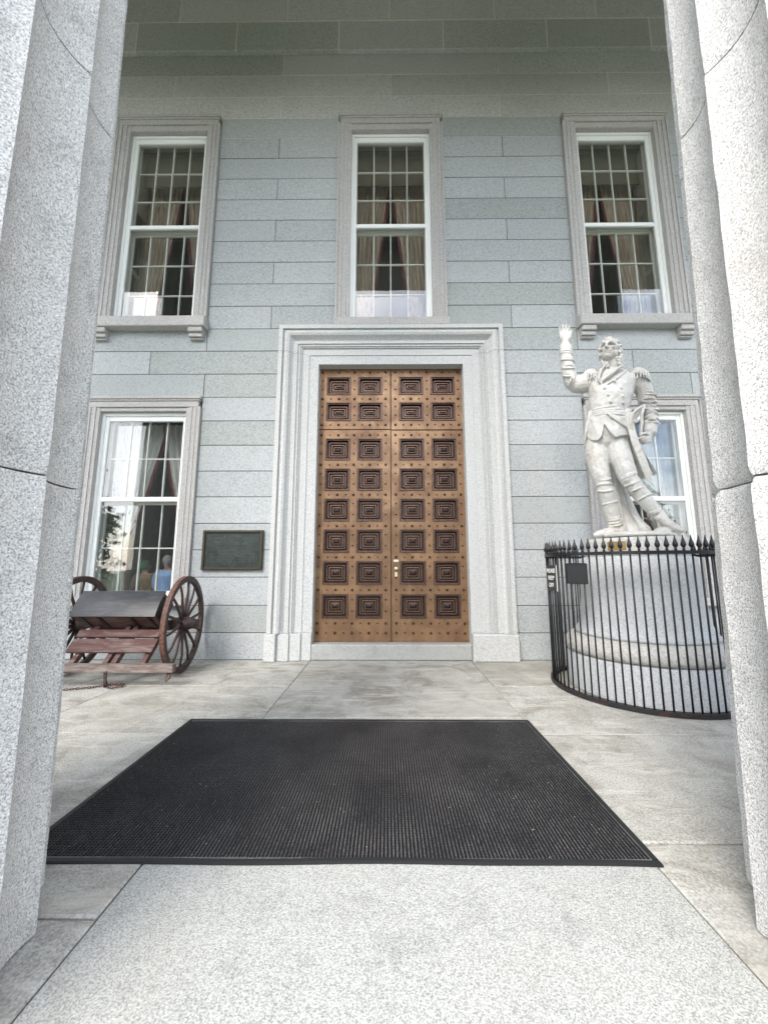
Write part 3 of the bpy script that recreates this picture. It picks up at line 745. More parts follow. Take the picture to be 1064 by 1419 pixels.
# prop blocks that carry the bar
MB().box(-4.43, -4.33, 5.12, 5.20, 0, .194).build('prop', M_spoke, LB)
MB().tube([(-3.60, 5.14, .195), (-3.61, 5.16, .10), (-3.60, 5.17, .0)], [.022, .018, .026], 8).build('foot', M_iron, LB)
# chain
ch = MB()
cp = [(-3.55, 5.08, .20), (-3.53, 5.05, .08), (-3.50, 5.08, .012), (-3.38, 5.15, .012), (-3.42, 5.25, .012), (-3.62, 5.22, .012), (-3.72, 5.12, .012), (-3.9, 5.05, .012), (-4.05, 4.99, .012), (-4.3, 4.88, .012), (-4.6, 4.8, .012)]
def along(pts, step):
    out_ = []; acc = 0
    for a, b2 in zip(pts[:-1], pts[1:]):
        a, b2 = Vector(a), Vector(b2); Ln = (b2-a).length; t = step-acc if acc else 0
        while t < Ln: out_.append((a+(b2-a)*(t/Ln), (b2-a).normalized())); t += step
        acc = Ln-(t-step)
    return out_
for k, (p_, t_) in enumerate(along(cp, .030)):
    sd_ = t_.cross(Vector((0, 0, 1))).normalized(); upv = sd_.cross(t_)
    q = sd_ if k % 2 else upv
    ring_ = [p_+t_*(.021*math.cos(a))+q*(.011*math.sin(a)) for a in [2*math.pi*j/8 for j in range(9)]]
    ch.tube(ring_, .0045, 5, caps=False)
tag(ch.build('chain', M_rust), 'rusty iron chain trailing across the floor from the limber', 'chain')

# ------------------------------------------------------------------ wall plaque
PQ = empty('wall_plaque', (-2.65, 6.63, 1.475), label='dark bronze tablet on the wall between window and door', cat='plaque')
M_pb = worn('aged_bronze', (.014, .022, .021), (.035, .046, .042), .5, 6, .4, (1, 1, 1)); M_pf = mat('bronze_rim', (.05, .04, .025), .45, .4)
m = MB(); X0, X1, Z0, Z1 = -3.17, -2.13, 1.478, 2.155
m.bbox(X0, X0+.045, 6.585, 6.64, Z0, Z1, .01).bbox(X1-.045, X1, 6.585, 6.64, Z0, Z1, .01)
m.bbox(X0+.045, X1-.045, 6.586, 6.64, Z0, Z0+.045, .01).bbox(X0+.045, X1-.045, 6.586, 6.64, Z1-.045, Z1, .01)
m.build('rim', M_pf, PQ)
MB().box(X0+.045, X1-.045, 6.612, 6.64, Z0+.045, Z1-.045).build('tablet', M_pb, PQ)
m = MB()
for r in range(15):
    z = Z1-.10-r*.034; hw = [.16, .30, .22, .34, .28, .0, .30, .36, .0, .38, .37, .38, .36, .38, .2][r]
    x = -2.65-hw; hh = .012 if r > 5 else .015
    while x < -2.65+hw:
        wv = random.uniform(.008, .018)
        if random.random() > .16: m.box(x, x+wv, 6.608, 6.613, z-hh*.5, z+hh*.5)
        x += wv+.006
m.build('raised_lettering', worn('rubbed_lettering', (.035, .05, .046), (.09, .105, .095), .4, 9, .4, (1, 1, 1)), PQ, kind='stuff')

# ------------------------------------------------------------------ pedestal
PX, PY = 3.32, 5.2
PD = empty('pedestal', (PX, PY, 0), label='round grey granite pedestal inside the iron fence', cat='pedestal')
MB().lathe([(.90, 0), (.905, .01), (.90, .03), (.90, .40), (.885, .425), (.86, .43)], (PX, PY, 0), 72).build('plinth', M_ped, PD)
MB().lathe([(.87, .436), (.905, .455), (.922, .50), (.918, .56), (.89, .61), (.85, .645), (.80, .66)], (PX, PY, 0), 72).build('torus_moulding', M_pedw, PD)
MB().lathe([(.795, .664), (.79, .70), (.765, .725), (.74, .76), (.715, .85), (.695, 1.0), (.68, 1.2), (.665, 1.45), (.655, 1.64), (.60, 1.655)], (PX, PY, 0), 72).build('shaft', M_ped, PD)
MB().lathe([(.585, 1.658), (.59, 1.67), (.59, 1.86), (.575, 1.885), (.50, 1.89)], (PX, PY, 0), 64).build('cap', M_pedw, PD)
# metal plate let into the cap
pa = R(180+39); m = MB(); vs = []
for i in range(7):
    a = pa+(i/6-.5)*.36
    for r in (.588, .596):
        for z in (1.725, 1.835): vs.append((PX+r*math.cos(a), PY+r*math.sin(a), z))
fs = []
for i in range(6):
    q = i*4; r_ = q+4; fs += [(q+2, r_+2, r_+3, q+3), (q+3, r_+3, r_+1, q+1), (q+2, q, r_, r_+2)]
fs += [(0, 2, 3, 1), (24, 25, 27, 26)]
m.add(vs, fs).build('inset_plate', mat('ochre_metal', (.30, .20, .075), .5, .5), PD)

# ------------------------------------------------------------------ ring fence
FX, FY, FR = 3.25, 5.2, 1.035
FN = empty('ring_fence', (FX, FY, 0), label='black iron picket fence in a ring round the pedestal', cat='fence')
def ringband(r0, r1, z0, z1, name, matl):
    m = MB(); seg = 96; vs = []
    for k in range(seg):
        a = 2*math.pi*k/seg; c, s = math.cos(a), math.sin(a)
        vs += [(FX+r0*c, FY+r0*s, z0), (FX+r1*c, FY+r1*s, z0), (FX+r1*c, FY+r1*s, z1), (FX+r0*c, FY+r0*s, z1)]
    fs = [(k*4+j, ((k+1) % seg)*4+j, ((k+1) % seg)*4+(j+1) % 4, k*4+(j+1) % 4) for k in range(seg) for j in range(4)]
    m.add(vs, fs).build(name, matl, FN)
ringband(FR-.022, FR+.022, 1.655, 1.694, 'top_rail', M_iron)
ringband(FR-.030, FR+.032, .004, .048, 'bottom_rail', worn('rusting_black_iron', (.016, .015, .016), (.075, .03, .022), .5, 5, .2, (1, 1, 1), (.52, .68)))
barm = MB().tube([(0, 0, .03), (0, 0, 1.70)], .0098, 8).mesh('bar', M_iron)
finm = MB().lathe([(.010, 1.693), (.015, 1.70), (.016, 1.712), (.010, 1.718), (.010, 1.722), (.020, 1.735), (.027, 1.752), (.024, 1.772), (.013, 1.81), (.003, 1.862)], (0, 0, 0), 8).mesh('spearhead', M_iron)
NB = 76
for k in range(NB):
    a = 2*math.pi*(k+.3)/NB; P = (FX+FR*math.cos(a), FY+FR*math.sin(a), 0)
    b_ = inst('bar', barm, FN, P, (random.uniform(-.003, .003), random.uniform(-.003, .003), 0)); inst('spearhead', finm, b_, P)

def text_mesh(body, size, sx=1.0):
    cu = bpy.data.curves.new('t', 'FONT'); cu.body = body; cu.size = size; cu.align_x = 'CENTER'; cu.align_y = 'CENTER'; cu.extrude = .0012
    cu.space_line = 1.25; cu.offset = size*.012
    o_ = bpy.data.objects.new('t', cu); col.objects.link(o_); dg = bpy.context.evaluated_depsgraph_get(); dg.update()
    me_ = bpy.data.meshes.new_from_object(o_.evaluated_get(dg)); bpy.data.objects.remove(o_)
    for v in me_.vertices: v.co.x *= sx
    return me_
def sign(al, wd, ht, z, label, text, cat, name):
    a = R(180+al); c = Vector((FX+(FR+.022)*math.cos(a), FY+(FR+.022)*math.sin(a), z)); nrm_ = Vector((math.cos(a), math.sin(a), 0)); tg = Vector((-nrm_.y, nrm_.x, 0))
    Mx = Matrix(((tg.x, -nrm_.x, 0, c.x), (tg.y, -nrm_.y, 0, c.y), (0, 0, 1, c.z), (0, 0, 0, 1)))   # local x along, -y outwards
    root = empty(name, c, label=label, cat=cat)
    e_ = MB(); e_.box(-wd/2, wd/2, 0, .012, -ht/2, ht/2, Mx); e_.build('board', mat('sign_board', (.55, .56, .56), .5), root)
    f_ = MB(); f_.box(-wd/2, wd/2-.0, -.003, -.0005, -ht/2, ht/2, Mx); f_.build('face', mat('black_sign_face', (.018, .018, .020), .45), root)
    if text:
        tm = text_mesh(text, .075, 1.15); tm.materials.clear(); tm.materials.append(mat('white_lettering', (.8, .8, .78), .5))
        for v in tm.vertices:
            q = Mx @ Vector((v.co.x, -.0045-v.co.z, v.co.y)); v.co = q
        link(bpy.data.objects.new('lettering', tm), root)
    else:
        r_ = MB()
        for s_ in (-1, 1): r_.box(s_*wd/2-.008, s_*wd/2+.008, -.008, -.0035, -ht/2, ht/2, Mx); r_.box(-wd/2+.009, wd/2-.009, -.008, -.0035, s_*ht/2-.008, s_*ht/2+.008, Mx)
        r_.build('rim', M_iron, root)
sign(-1, .31, .335, 1.375, 'black sign lettered PLEASE KEEP OFF on the iron fence', 'PLEASE\nKEEP\nOFF', 'sign', 'notice_sign')
sign(26, .285, .235, 1.44, 'small black plaque without legible text on the iron fence', '', 'plaque', 'fence_plaque')

# ------------------------------------------------------------------ figures: a voxel-fused body from tapered limbs
def fuse(mb, name, matl, voxel, smooth=2, disp=None):
    me_ = bpy.data.meshes.new(name); me_.from_pydata(mb.v, [], mb.f)
    o_ = bpy.data.objects.new('tmp', me_); col.objects.link(o_)
    r_ = o_.modifiers.new('r', 'REMESH'); r_.mode = 'VOXEL'; r_.voxel_size = voxel; r_.adaptivity = 0
    if smooth:
        s_ = o_.modifiers.new('s', 'SMOOTH'); s_.iterations = smooth; s_.factor = .5
    dg = bpy.context.evaluated_depsgraph_get(); dg.update()
    m2 = bpy.data.meshes.new_from_object(o_.evaluated_get(dg)); bpy.data.objects.remove(o_)
    if disp:
        n_ = len(m2.vertices); co = np.empty(n_*3, np.float32); m2.vertices.foreach_get('co', co); co = co.reshape(-1, 3)
        no = np.array([v.normal[:] for v in m2.vertices], np.float32)
        co = disp(co, no); m2.vertices.foreach_set('co', co.astype(np.float32).ravel()); m2.update()
    m2.materials.clear(); m2.materials.append(matl); m2.polygons.foreach_set('use_smooth', [True]*len(m2.polygons))
    return m2
def limb(m, pts, rad, flat=(1, 1), seg=16, up=None):
    # subdivide the path smoothly and round its ends
    P_ = [Vector(p_) for p_ in pts]; Rr = list(rad); n_ = len(P_); out_p = []; out_r = []
    for i in range(n_-1):
        p0, p1, p2, p3 = P_[max(i-1, 0)], P_[i], P_[i+1], P_[min(i+2, n_-1)]
        for k in range(5):
            t = k/5; t2, t3 = t*t, t*t*t
            out_p.append(.5*((2*p1)+(-p0+p2)*t+(2*p0-5*p1+4*p2-p3)*t2+(-p0+3*p1-3*p2+p3)*t3)); out_r.append(Rr[i]+(Rr[i+1]-Rr[i])*(t2*(3-2*t)))
    out_p.append(P_[-1]); out_r.append(Rr[-1])
    a = (out_p[0]-out_p[1]).normalized(); b_ = (out_p[-1]-out_p[-2]).normalized(); f = min(flat)
    hp = [out_p[0]+a*out_r[0]*c*f for c in (.95, .75, .4)]; hr = [out_r[0]*c for c in (.3, .66, .92)]
    tp_ = [out_p[-1]+b_*out_r[-1]*c*f for c in (.4, .75, .95)]; tr_ = [out_r[-1]*c for c in (.92, .66, .3)]
    m.tube(hp+out_p+tp_, hr+out_r+tr_, seg, flat, up=up)
def V3(*a): return Vector(a)

def statue():
    ST = empty('marble_statue', (PX, PY, 1.89), label='white marble statue of a man in uniform with raised arm', cat='statue')
    Y = 5.12; m = MB()
    # torso: stacked ellipses
    def stack(lv, seg=28):
        vs = []
        for (x, y, z, rx, ry) in lv:
            for k in range(seg):
                a = 2*math.pi*k/seg; c, s = math.cos(a), math.sin(a)
                e_ = 2.3; cc = math.copysign(abs(c)**(2/e_), c); ss = math.copysign(abs(s)**(2/e_), s)
                vs.append((x+rx*cc, y+ry*ss, z))
        n_ = len(lv); fs = [(i*seg+k, i*seg+(k+1) % seg, (i+1)*seg+(k+1) % seg, (i+1)*seg+k) for i in range(n_-1) for k in range(seg)]
        fs += [tuple(reversed(range(seg))), tuple((n_-1)*seg+k for k in range(seg))]; m.add(vs, fs, True)
    stack([(3.00, Y+.04, 3.08, .17, .13), (3.02, Y+.03, 3.18, .27, .19), (3.04, Y+.02, 3.30, .295, .215), (3.05, Y+.0, 3.42, .285, .22), (3.065, Y-.01, 3.54, .272, .215),
           (3.075, Y-.02, 3.60, .272, .215), (3.09, Y-.03, 3.70, .285, .225), (3.12, Y-.03, 3.85, .305, .235), (3.15, Y-.01, 3.98, .325, .235), (3.18, Y+.0, 4.08, .335, .215),
           (3.20, Y+.02, 4.17, .32, .18), (3.20, Y+.03, 4.24, .22, .14), (3.20, Y+.03, 4.29, .13, .12)])
    # neck and head
    hx, hy, hz = 3.185, Y-.06, 4.545
    limb(m, [(3.20, Y+.02, 4.22), (3.20, Y-.01, 4.36), (3.20, Y-.03, 4.46)], [.105, .10, .10])
    m.ball((hx+.005, hy+.03, hz+.055), (.128, .155, .135), 20, 14)
    m.ball((hx-.005, hy-.03, hz-.045), (.098, .115, .125), 18, 12)
    m.ball((hx-.015, hy-.095, hz-.115), (.058, .05, .045), 12, 8)           # chin
    for s in (-1, 1):
        m.ball((hx+s*.075, hy-.03, hz-.075), (.045, .07, .06), 10, 8)       # jaw
        m.ball((hx+s*.062, hy-.098, hz-.01), (.038, .03, .032), 10, 8)      # cheek
        limb(m, [(hx-.005+s*.018, hy-.142, hz+.052), (hx+s*.055, hy-.130, hz+.062), (hx+s*.092, hy-.09, hz+.048)], [.019, .022, .015], seg=8)   # brow
        m.ball((hx+s*.046, hy-.102, hz+.024), (.020, .014, .012), 8, 6)     # eye
    limb(m, [(hx-.005, hy-.135, hz+.06), (hx-.008, hy-.165, hz+.01), (hx-.01, hy-.178, hz-.018)], [.016, .020, .026], seg=10)
    for s in (-1, 1): m.ball((hx-.01+s*.019, hy-.157, hz-.024), .014, 8, 6)
    limb(m, [(hx-.045, hy-.125, hz-.062), (hx-.01, hy-.145, hz-.058), (hx+.028, hy-.128, hz-.062)], [.008, .012, .008], seg=8)
    limb(m, [(hx-.035, hy-.125, hz-.083), (hx-.01, hy-.143, hz-.083), (hx+.02, hy-.128, hz-.083)], [.008, .013, .008], seg=8)
    # raised arm
    limb(m, [(2.95, Y+.02, 4.12), (2.80, Y+.0, 4.085), (2.66, Y-.01, 4.06), (2.585, Y-.02, 4.10)], [.135, .13, .125, .118])
    limb(m, [(2.585, Y-.02, 4.09), (2.555, Y-.03, 4.23), (2.540, Y-.04, 4.38), (2.535, Y-.045, 4.46)], [.115, .118, .108, .104])
    limb(m, [(2.535, Y-.045, 4.48), (2.535, Y-.045, 4.575)], [.108, .106])                # cuff
    limb(m, [(2.537, Y-.05, 4.585), (2.537, Y-.05, 4.69)], [.07, .052])               # wrist
    # open hand, palm forward
    limb(m, [(2.537, Y-.05, 4.68), (2.537, Y-.055, 4.745), (2.537, Y-.055, 4.80)], [.055, .084, .086], (1, .45), up=(0, 1, 0))
    for i, (fx, ln) in enumerate(((-.054, .092), (-.018, .128), (.018, .138), (.052, .118))):
        b0 = V3(2.537+fx*1.25, Y-.055, 4.79); sp = fx*.12
        limb(m, [b0, b0+V3(sp*.4, -.002, ln*.5), b0+V3(sp, -.022, ln)], [.0225, .0205, .017], seg=9)
    limb(m, [(2.580, Y-.06, 4.715), (2.617, Y-.075, 4.765), (2.635, Y-.09, 4.83)], [.024, .020, .014], seg=9)
    # lowered arm
    limb(m, [(3.50, Y+.03, 4.13), (3.60, Y+.05, 4.02), (3.635, Y+.07, 3.87), (3.64, Y+.09, 3.72)], [.125, .125, .118, .108])
    limb(m, [(3.64, Y+.09, 3.72), (3.645, Y+.03, 3.58), (3.625, Y-.04, 3.46), (3.60, Y-.08, 3.39)], [.108, .108, .098, .092])
    limb(m, [(3.60, Y-.08, 3.40), (3.585, Y-.10, 3.345)], [.097, .093])
    limb(m, [(3.585, Y-.10, 3.34), (3.56, Y-.13, 3.28)], [.052, .05])
    limb(m, [(3.56, Y-.13, 3.29), (3.52, Y-.15, 3.235), (3.50, Y-.155, 3.215)], [.055, .062, .055], (1, .6), up=(0, 1, 0))
    for i in range(4):
        b0 = V3(3.505+.028*i-.02, Y-.19+.012*i, 3.225-.016*i+.01)
        limb(m, [b0, b0+V3(-.055, -.012, -.022), b0+V3(-.10, .02, -.030)], [.0175, .016, .013], seg=8)
    limb(m, [(3.53, Y-.19, 3.28), (3.48, Y-.21, 3.275), (3.435, Y-.20, 3.255)], [.021, .018, .014], seg=8)
    # legs
    limb(m, [(2.885, Y+.03, 3.22), (2.875, Y+.0, 3.02), (2.895, Y-.03, 2.80), (2.925, Y-.03, 2.62)], [.165, .172, .148, .125])
    limb(m, [(2.925, Y-.03, 2.62), (2.965, Y+.0, 2.48), (3.005, Y+.05, 2.30), (3.05, Y+.07, 2.10)], [.126, .134, .122, .105])
    limb(m, [(3.05, Y+.07, 2.10), (3.05, Y+.07, 2.02)], [.105, .10])
    limb(m, [(3.06, Y+.06, 2.0), (2.93, Y-.02, 1.975), (2.80, Y-.11, 1.945), (2.74, Y-.15, 1.93)], [.085, .075, .058, .036], (1, .8), up=(0, 0, 1))
    limb(m, [(3.15, Y+.0, 3.22), (3.175, Y-.06, 3.02), (3.215, Y-.12, 2.82), (3.245, Y-.15, 2.67)], [.168, .162, .142, .122])
    limb(m, [(3.245, Y-.15, 2.67), (3.335, Y-.14, 2.54), (3.45, Y-.13, 2.37), (3.575, Y-.12, 2.20)], [.119, .120, .102, .078])
    limb(m, [(3.575, Y-.12, 2.21), (3.615, Y-.14, 2.145)], [.078, .076])
    limb(m, [(3.615, Y-.14, 2.15), (3.67, Y-.18, 2.08), (3.74, Y-.22, 2.02), (3.80, Y-.25, 1.975)], [.080, .072, .060, .035], (1, .85), up=(0, 0, 1))
    limb(m, [(3.59, Y-.12, 2.14), (3.585, Y-.11, 2.05)], [.038, .030])      # heel
    # wrinkles: thin ridges half sunk in the limbs
    def ridge(pts, r=.012):
        r *= .95; limb(m, pts, [r*.6]+[r]*(len(pts)-2)+[r*.6], seg=7)
    def around(c, ax, rad, a0, a1, r=.012, tilt=0):
        rad -= .004; tilt = tilt*1.6+random.uniform(-.018, .018); a0 += random.uniform(-.1, .7); a1 -= random.uniform(-.1, .7); r *= random.uniform(.75, 1.2)
        ax = Vector(ax).normalized(); u = ax.cross(V3(0, 1, 0)).normalized(); v = ax.cross(u)*(-1 if a0 > 2.5 else 1)
        pts = [Vector(c)+u*math.cos(a)*rad+v*math.sin(a)*rad+ax*tilt*math.sin(a) for a in np.linspace(a0, a1, 9)]
        ridge(pts, r)
    for k in range(5): around((2.64-.028*k, Y-.015, 4.065+.012*k+.0), (-1, -.1,   .25+.3*k), .136, .6+.2*k, 3.4, .014, .03)
    for k in range(6): around((2.556-.004*k, Y-.03-.003*k, 4.18+.055*k), (0, 0, 1), .126-.002*k, 3.3+.25*(k % 3), 5.9, .014, .03*(-1)**k)
    for k in range(9): around((3.642, Y+.07-.004*k, 3.95-.056*k), (0, 0, 1), .128, 3.0+.3*(k % 2), 6.2, .014, .03*(-1)**k)
    for k in range(6): around((3.645-.006*k, Y+.02-.018*k, 3.62-.04*k), (.05, .3, 1), .112, 3.1, 6.2, .013, .02*(-1)**k)
    for k in range(5): around((2.925+.004*k, Y-.03, 2.70-.038*k), (-.1, 0, 1), .130, 3.2, 6.2, .012, .018*(-1)**k)
    for k in range(5): around((3.235+.018*k, Y-.145, 2.71-.042*k), (-.4, 0, 1), .126, 3.2, 6.1, .012, .02*(-1)**k)
    for k in range(4): around((3.52+.022*k, Y-.12, 2.27-.035*k), (-.45, 0, 1), .09, 3.2, 6.1, .012, .015)
    for k in range(4): around((3.035+.006*k, Y+.07, 2.20-.035*k), (-.2, 0, 1), .116, 3.2, 6.1, .012, .015)
    around((2.99, Y+.04, 2.37), (-.25, 0, 1), .136, 3.0, 6.4, .012); around((3.42, Y-.135, 2.42), (-.5, 0, 1), .116, 3.0, 6.4, .012)   # boot tops
    around((2.535, Y-.045, 4.475), (0, 0, 1), .108, 0, 6.28, .012); around((3.603, Y-.075, 3.41), (.25, .35, 1), .096, 0, 6.28, .012)
    # sash round the waist, knot and hanging ends
    for k in range(4):
        z = 3.545+.034*k; pts = []
        for a in np.linspace(0, 2*math.pi, 25): pts.append((3.07+.285*math.cos(a), Y-.01+.228*math.sin(a), z+.012*math.sin(a*2+k)+.02*math.cos(a)))
        m.tube(pts, .020, 8, caps=True)
    for dx_, dz_ in ((0, 0), (.03, .02), (.02, -.03), (-.02, -.02)): m.ball((3.30+dx_, Y-.16, 3.59+dz_), (.045, .04, .035), 10, 7)
    for k in range(4):
        o_ = .022*k
        limb(m, [(3.285+o_, Y-.18, 3.57), (3.30+o_, Y-.19, 3.35), (3.345+o_, Y-.20, 3.10), (3.40+o_*1.1, Y-.22, 2.88), (3.46+o_*1.2, Y-.20, 2.66-.03*k)], [.016, .018, .019, .020, .012], (1, 1), seg=8)
    # coat tails behind the hips
    def sheet(rows, th=.022):
        vs = []; nn_ = len(rows[0])
        for r_ in rows: vs += [V3(*p_) for p_ in r_]
        n0 = len(vs); vs += [v+V3(0, th, 0) for v in vs]; fs = []
        for i in range(len(rows)-1):
            for k in range(nn_-1):
                a = i*nn_+k; b_ = a+nn_; fs += [(a, a+1, b_+1, b_), (n0+a, n0+b_, n0+b_+1, n0+a+1)]
        for i in range(len(rows)-1):
            a = i*nn_; b_ = a+nn_; fs += [(a, b_, n0+b_, n0+a)]; a += nn_-1; b_ += nn_-1; fs += [(a, n0+a, n0+b_, b_)]
        L_ = (len(rows)-1)*nn_
        for k in range(nn_-1): fs += [(k, n0+k, n0+k+1, k+1), (L_+k, L_+k+1, n0+L_+k+1, n0+L_+k)]
        m.add(vs, fs, True)
    rows = []
    for i in range(10):
        t = i/9; z = 3.62-.86*t; xl = 3.28+.16*t; xr = 3.36+.33*t**1.2
        rows.append([(xl+(xr-xl)*k/8, Y+.10+.075*math.sin(k*1.9+t)*t+.02*t, z+(.05*(k-4)/4*t)) for k in range(9)])
    sheet(rows, .04)
    rows = []
    for i in range(8):
        t = i/7; z = 3.60-.42*t; xl = 2.83-.13*t; xr = 2.90-.10*t
        rows.append([(xl+(xr-xl)*k/4, Y-.10+.20*(1-k/4)*1+.0, z) for k in range(5)])
    sheet(rows, .05)
    limb(m, [(2.80, Y-.13, 3.60), (2.76, Y-.12, 3.45), (2.725, Y-.09, 3.30), (2.705, Y-.05, 3.19)], [.018, .02, .022, .016])
    # waistcoat flaps over the trousers: rounded plates
    def flap(poly, dy=.025):
        c_ = [(x, z) for x, z in poly]
        def yy(x, z):
            q = min(1, abs(x-3.05)/.31); return Y+.0-.235*math.sqrt(max(0.02, 1-q*q))-dy+.01
        n_ = len(c_); vs = [(x, yy(x, z), z) for x, z in c_]+[(x, yy(x, z)+.09, z) for x, z in c_]
        cxm = sum(x for x, z in c_)/n_; czm = sum(z for x, z in c_)/n_
        vs += [(cxm, yy(cxm, czm)-.004, czm), (cxm, yy(cxm, czm)+.09, czm)]
        fs = []
        for k in range(n_):
            k2 = (k+1) % n_; fs += [(k, k2, 2*n_), (n_+k2, n_+k, 2*n_+1), (k, n_+k, n_+k2, k2)]
        m.add(vs, fs, True)
    flap([(2.80, 3.52), (2.99, 3.52), (2.965, 3.36), (2.93, 3.24), (2.88, 3.185), (2.80, 3.20), (2.755, 3.24), (2.76, 3.36)])
    flap([(2.99, 3.52), (3.30, 3.52), (3.33, 3.40), (3.325, 3.285), (3.20, 3.25), (3.11, 3.215), (3.03, 3.30), (2.965, 3.42)])
    flap([(3.02, 3.54), (3.31, 3.54), (3.33, 3.42), (3.30, 3.36), (3.18, 3.41), (3.06, 3.49)], .045)
    # lapels, placket and buttons
    def strip(pts, wv, th=.03):
        for a, b_ in zip(pts[:-1], pts[1:]): pass
        limb(m, pts, [wv]*len(pts), (1, th/wv), up=(0, -1, 0), seg=12)
    limb(m, [(3.30, Y-.15, 4.27), (3.20, Y-.215, 4.17), (3.10, Y-.245, 4.08), (3.00, Y-.255, 4.00)], [.030, .042, .042, .022], (.55, 1), seg=10, up=(1, -.2, 1))
    limb(m, [(3.06, Y-.11, 4.29), (2.99, Y-.19, 4.17), (2.955, Y-.225, 4.06), (2.965, Y-.235, 3.98)], [.028, .034, .030, .018], (.6, 1), seg=10, up=(1, -.2, 1))
    limb(m, [(3.36, Y-.13, 4.22), (3.24, Y-.225, 4.08), (3.06, Y-.262, 3.955)], [.010, .012, .010], seg=8)
    for (bx, bz) in ((3.02, 3.90), (3.06, 3.80), (3.08, 3.70), (3.24, 3.90), (3.25, 3.79), (3.25, 3.70), (3.16, 4.0)):
        q = (bx-3.11)/.31; m.ball((bx, Y-.03-.236*math.sqrt(max(.05, 1-q*q)), bz), (.022, .018, .022), 10, 6)
    for k in range(4): m.ball((3.66-.002*k, Y-.02-.03*k-.06, 3.60-.05*k), .017, 8, 6)
    # standing collar
    for k in range(3):
        pts = [(3.20+.138*math.cos(a)*(1+.03*k), Y+.0+.132*math.sin(a), 4.30+.038*k+.035*math.cos(a)) for a in np.linspace(-1.1, math.pi+1.1, 18)]
        m.tube(pts, .020, 8)
    limb(m, [(3.075, Y-.06, 4.28), (3.07, Y-.09, 4.40)], [.024, .018]); limb(m, [(3.325, Y-.05, 4.30), (3.335, Y-.07, 4.45)], [.026, .02])
    # epaulettes
    for (ex, ez, s) in ((3.55, 4.235, 1), (2.88, 4.215, -1)):
        m.ball((ex-.01*s, Y, ez+.02), (.105, .12, .045), 16, 8)
        for k in range(22):
            a = math.pi*2*k/22; dx_, dy_ = math.cos(a), math.sin(a)
            limb(m, [(ex+.095*dx_, Y+.115*dy_, ez+.005), (ex+.125*dx_, Y+.145*dy_, ez-.04), (ex+.138*dx_, Y+.158*dy_, ez-.135)], [.013, .0145, .013], seg=7)
    # hat held against the hip: a crescent
    hat_shape = []
    for i in range(11):
        t = i/10; z = 3.69-.50*t; b_ = math.sin(math.pi*(t*.92+.05)); xl = 3.545-.235*b_-.10*t; xr = xl+.03+.12*b_
        hat_shape.append([(xl+(xr-xl)*k/6, Y-.155-.05*math.sin(math.pi*k/6)*b_+.03*t, z) for k in range(7)])
    sheet(hat_shape, .055)
    limb(m, [(3.545, Y-.15, 3.70), (3.41, Y-.19, 3.60), (3.33, Y-.20, 3.46), (3.345, Y-.19, 3.32), (3.42, Y-.17, 3.20)], [.014, .020, .022, .020, .014], seg=8)
    limb(m, [(3.55, Y-.15, 3.69), (3.49, Y-.20, 3.56), (3.47, Y-.21, 3.42), (3.45, Y-.19, 3.27)], [.014, .022, .024, .018], seg=8)
    m.ball((3.40, Y-.215, 3.45), (.035, .02, .035), 10, 7)
    # support behind the legs, spreading onto the base
    rows = []
    limb(m, [(3.17, Y+.34, 3.05), (3.17, Y+.34, 2.75), (3.19, Y+.33, 2.45), (3.24, Y+.28, 2.18), (3.28, Y+.18, 1.98)], [.11, .12, .13, .15, .21], (1, .8))
    limb(m, [(3.09, Y+.22, 2.85), (3.13, Y+.20, 2.5), (3.14, Y+.14, 2.2), (3.13, Y+.06, 2.0)], [.03, .05, .06, .09])
    limb(m, [(3.22, Y+.20, 2.8), (3.27, Y+.17, 2.5), (3.35, Y+.10, 2.2), (3.43, Y+.0, 2.0)], [.03, .04, .05, .08])
    # base of the carving
    m.lathe([(.44, 1.892), (.485, 1.90), (.495, 1.925), (.47, 1.95), (.40, 1.965), (.2, 1.975)], (3.33, Y+.02, 0), 40)
    m.ball((3.62, Y-.16, 1.975), (.13, .10, .06), 12, 8)
    ph = rng.uniform(0, 6, 12)
    def disp(co, no):
        x, y, z = co[:, 0], co[:, 1], co[:, 2]
        n1 = np.sin(x*23+ph[0]+2.5*np.sin(z*9))*np.sin(z*17+ph[1]+1.8*np.sin(x*13))*np.cos(y*19+ph[2])
        n2 = np.sin(x*47+ph[3]+2*np.sin(z*31))*np.sin(z*39+ph[4])
        cloth_ = np.clip((4.36-z)/.05, 0, 1)*np.clip((z-2.0)/.1, 0, 1)
        co = co+no*((n1*.005+n2*.002)*cloth_)[:, None]
        for s in (-1, 1):                       # eye sockets
            d = np.exp(-(((x-(hx+s*.048))/.020)**2+((z-(hz+.034))/.014)**2)); d *= (y < hy-.07)
            co[:, 1] += d*.013
        d = np.exp(-(((x-(hx-.01))/.05)**2+((z-(hz-.071))/.007)**2))*(y < hy-.07); co[:, 1] += d*.010
        return co
    CX, CY = 3.236, Y
    def pose(me_):
        """twist the head on the neck, then turn the figure to its own right with the raised shoulder up"""
        n_ = len(me_.vertices); co = np.empty(n_*3, np.float32); me_.vertices.foreach_get('co', co); co = co.reshape(-1, 3)
        t = np.clip((co[:, 2]-4.30)/.12, 0, 1); t = t*t*(3-2*t)*(co[:, 0] > 2.8)*R(-20)
        x, y = co[:, 0]-3.19, co[:, 1]-(Y-.02)
        co[:, 0] = 3.19+x*np.cos(t)-y*np.sin(t); co[:, 1] = Y-.02+x*np.sin(t)+y*np.cos(t)
        l, d = (co[:, 0]-CX)*.87, co[:, 1]-CY; z = co[:, 2]-.076*l*(co[:, 2]-1.5)
        a = R(-22); X = CX+l*math.cos(a)-d*math.sin(a); Yy = CY+l*math.sin(a)+d*math.cos(a)
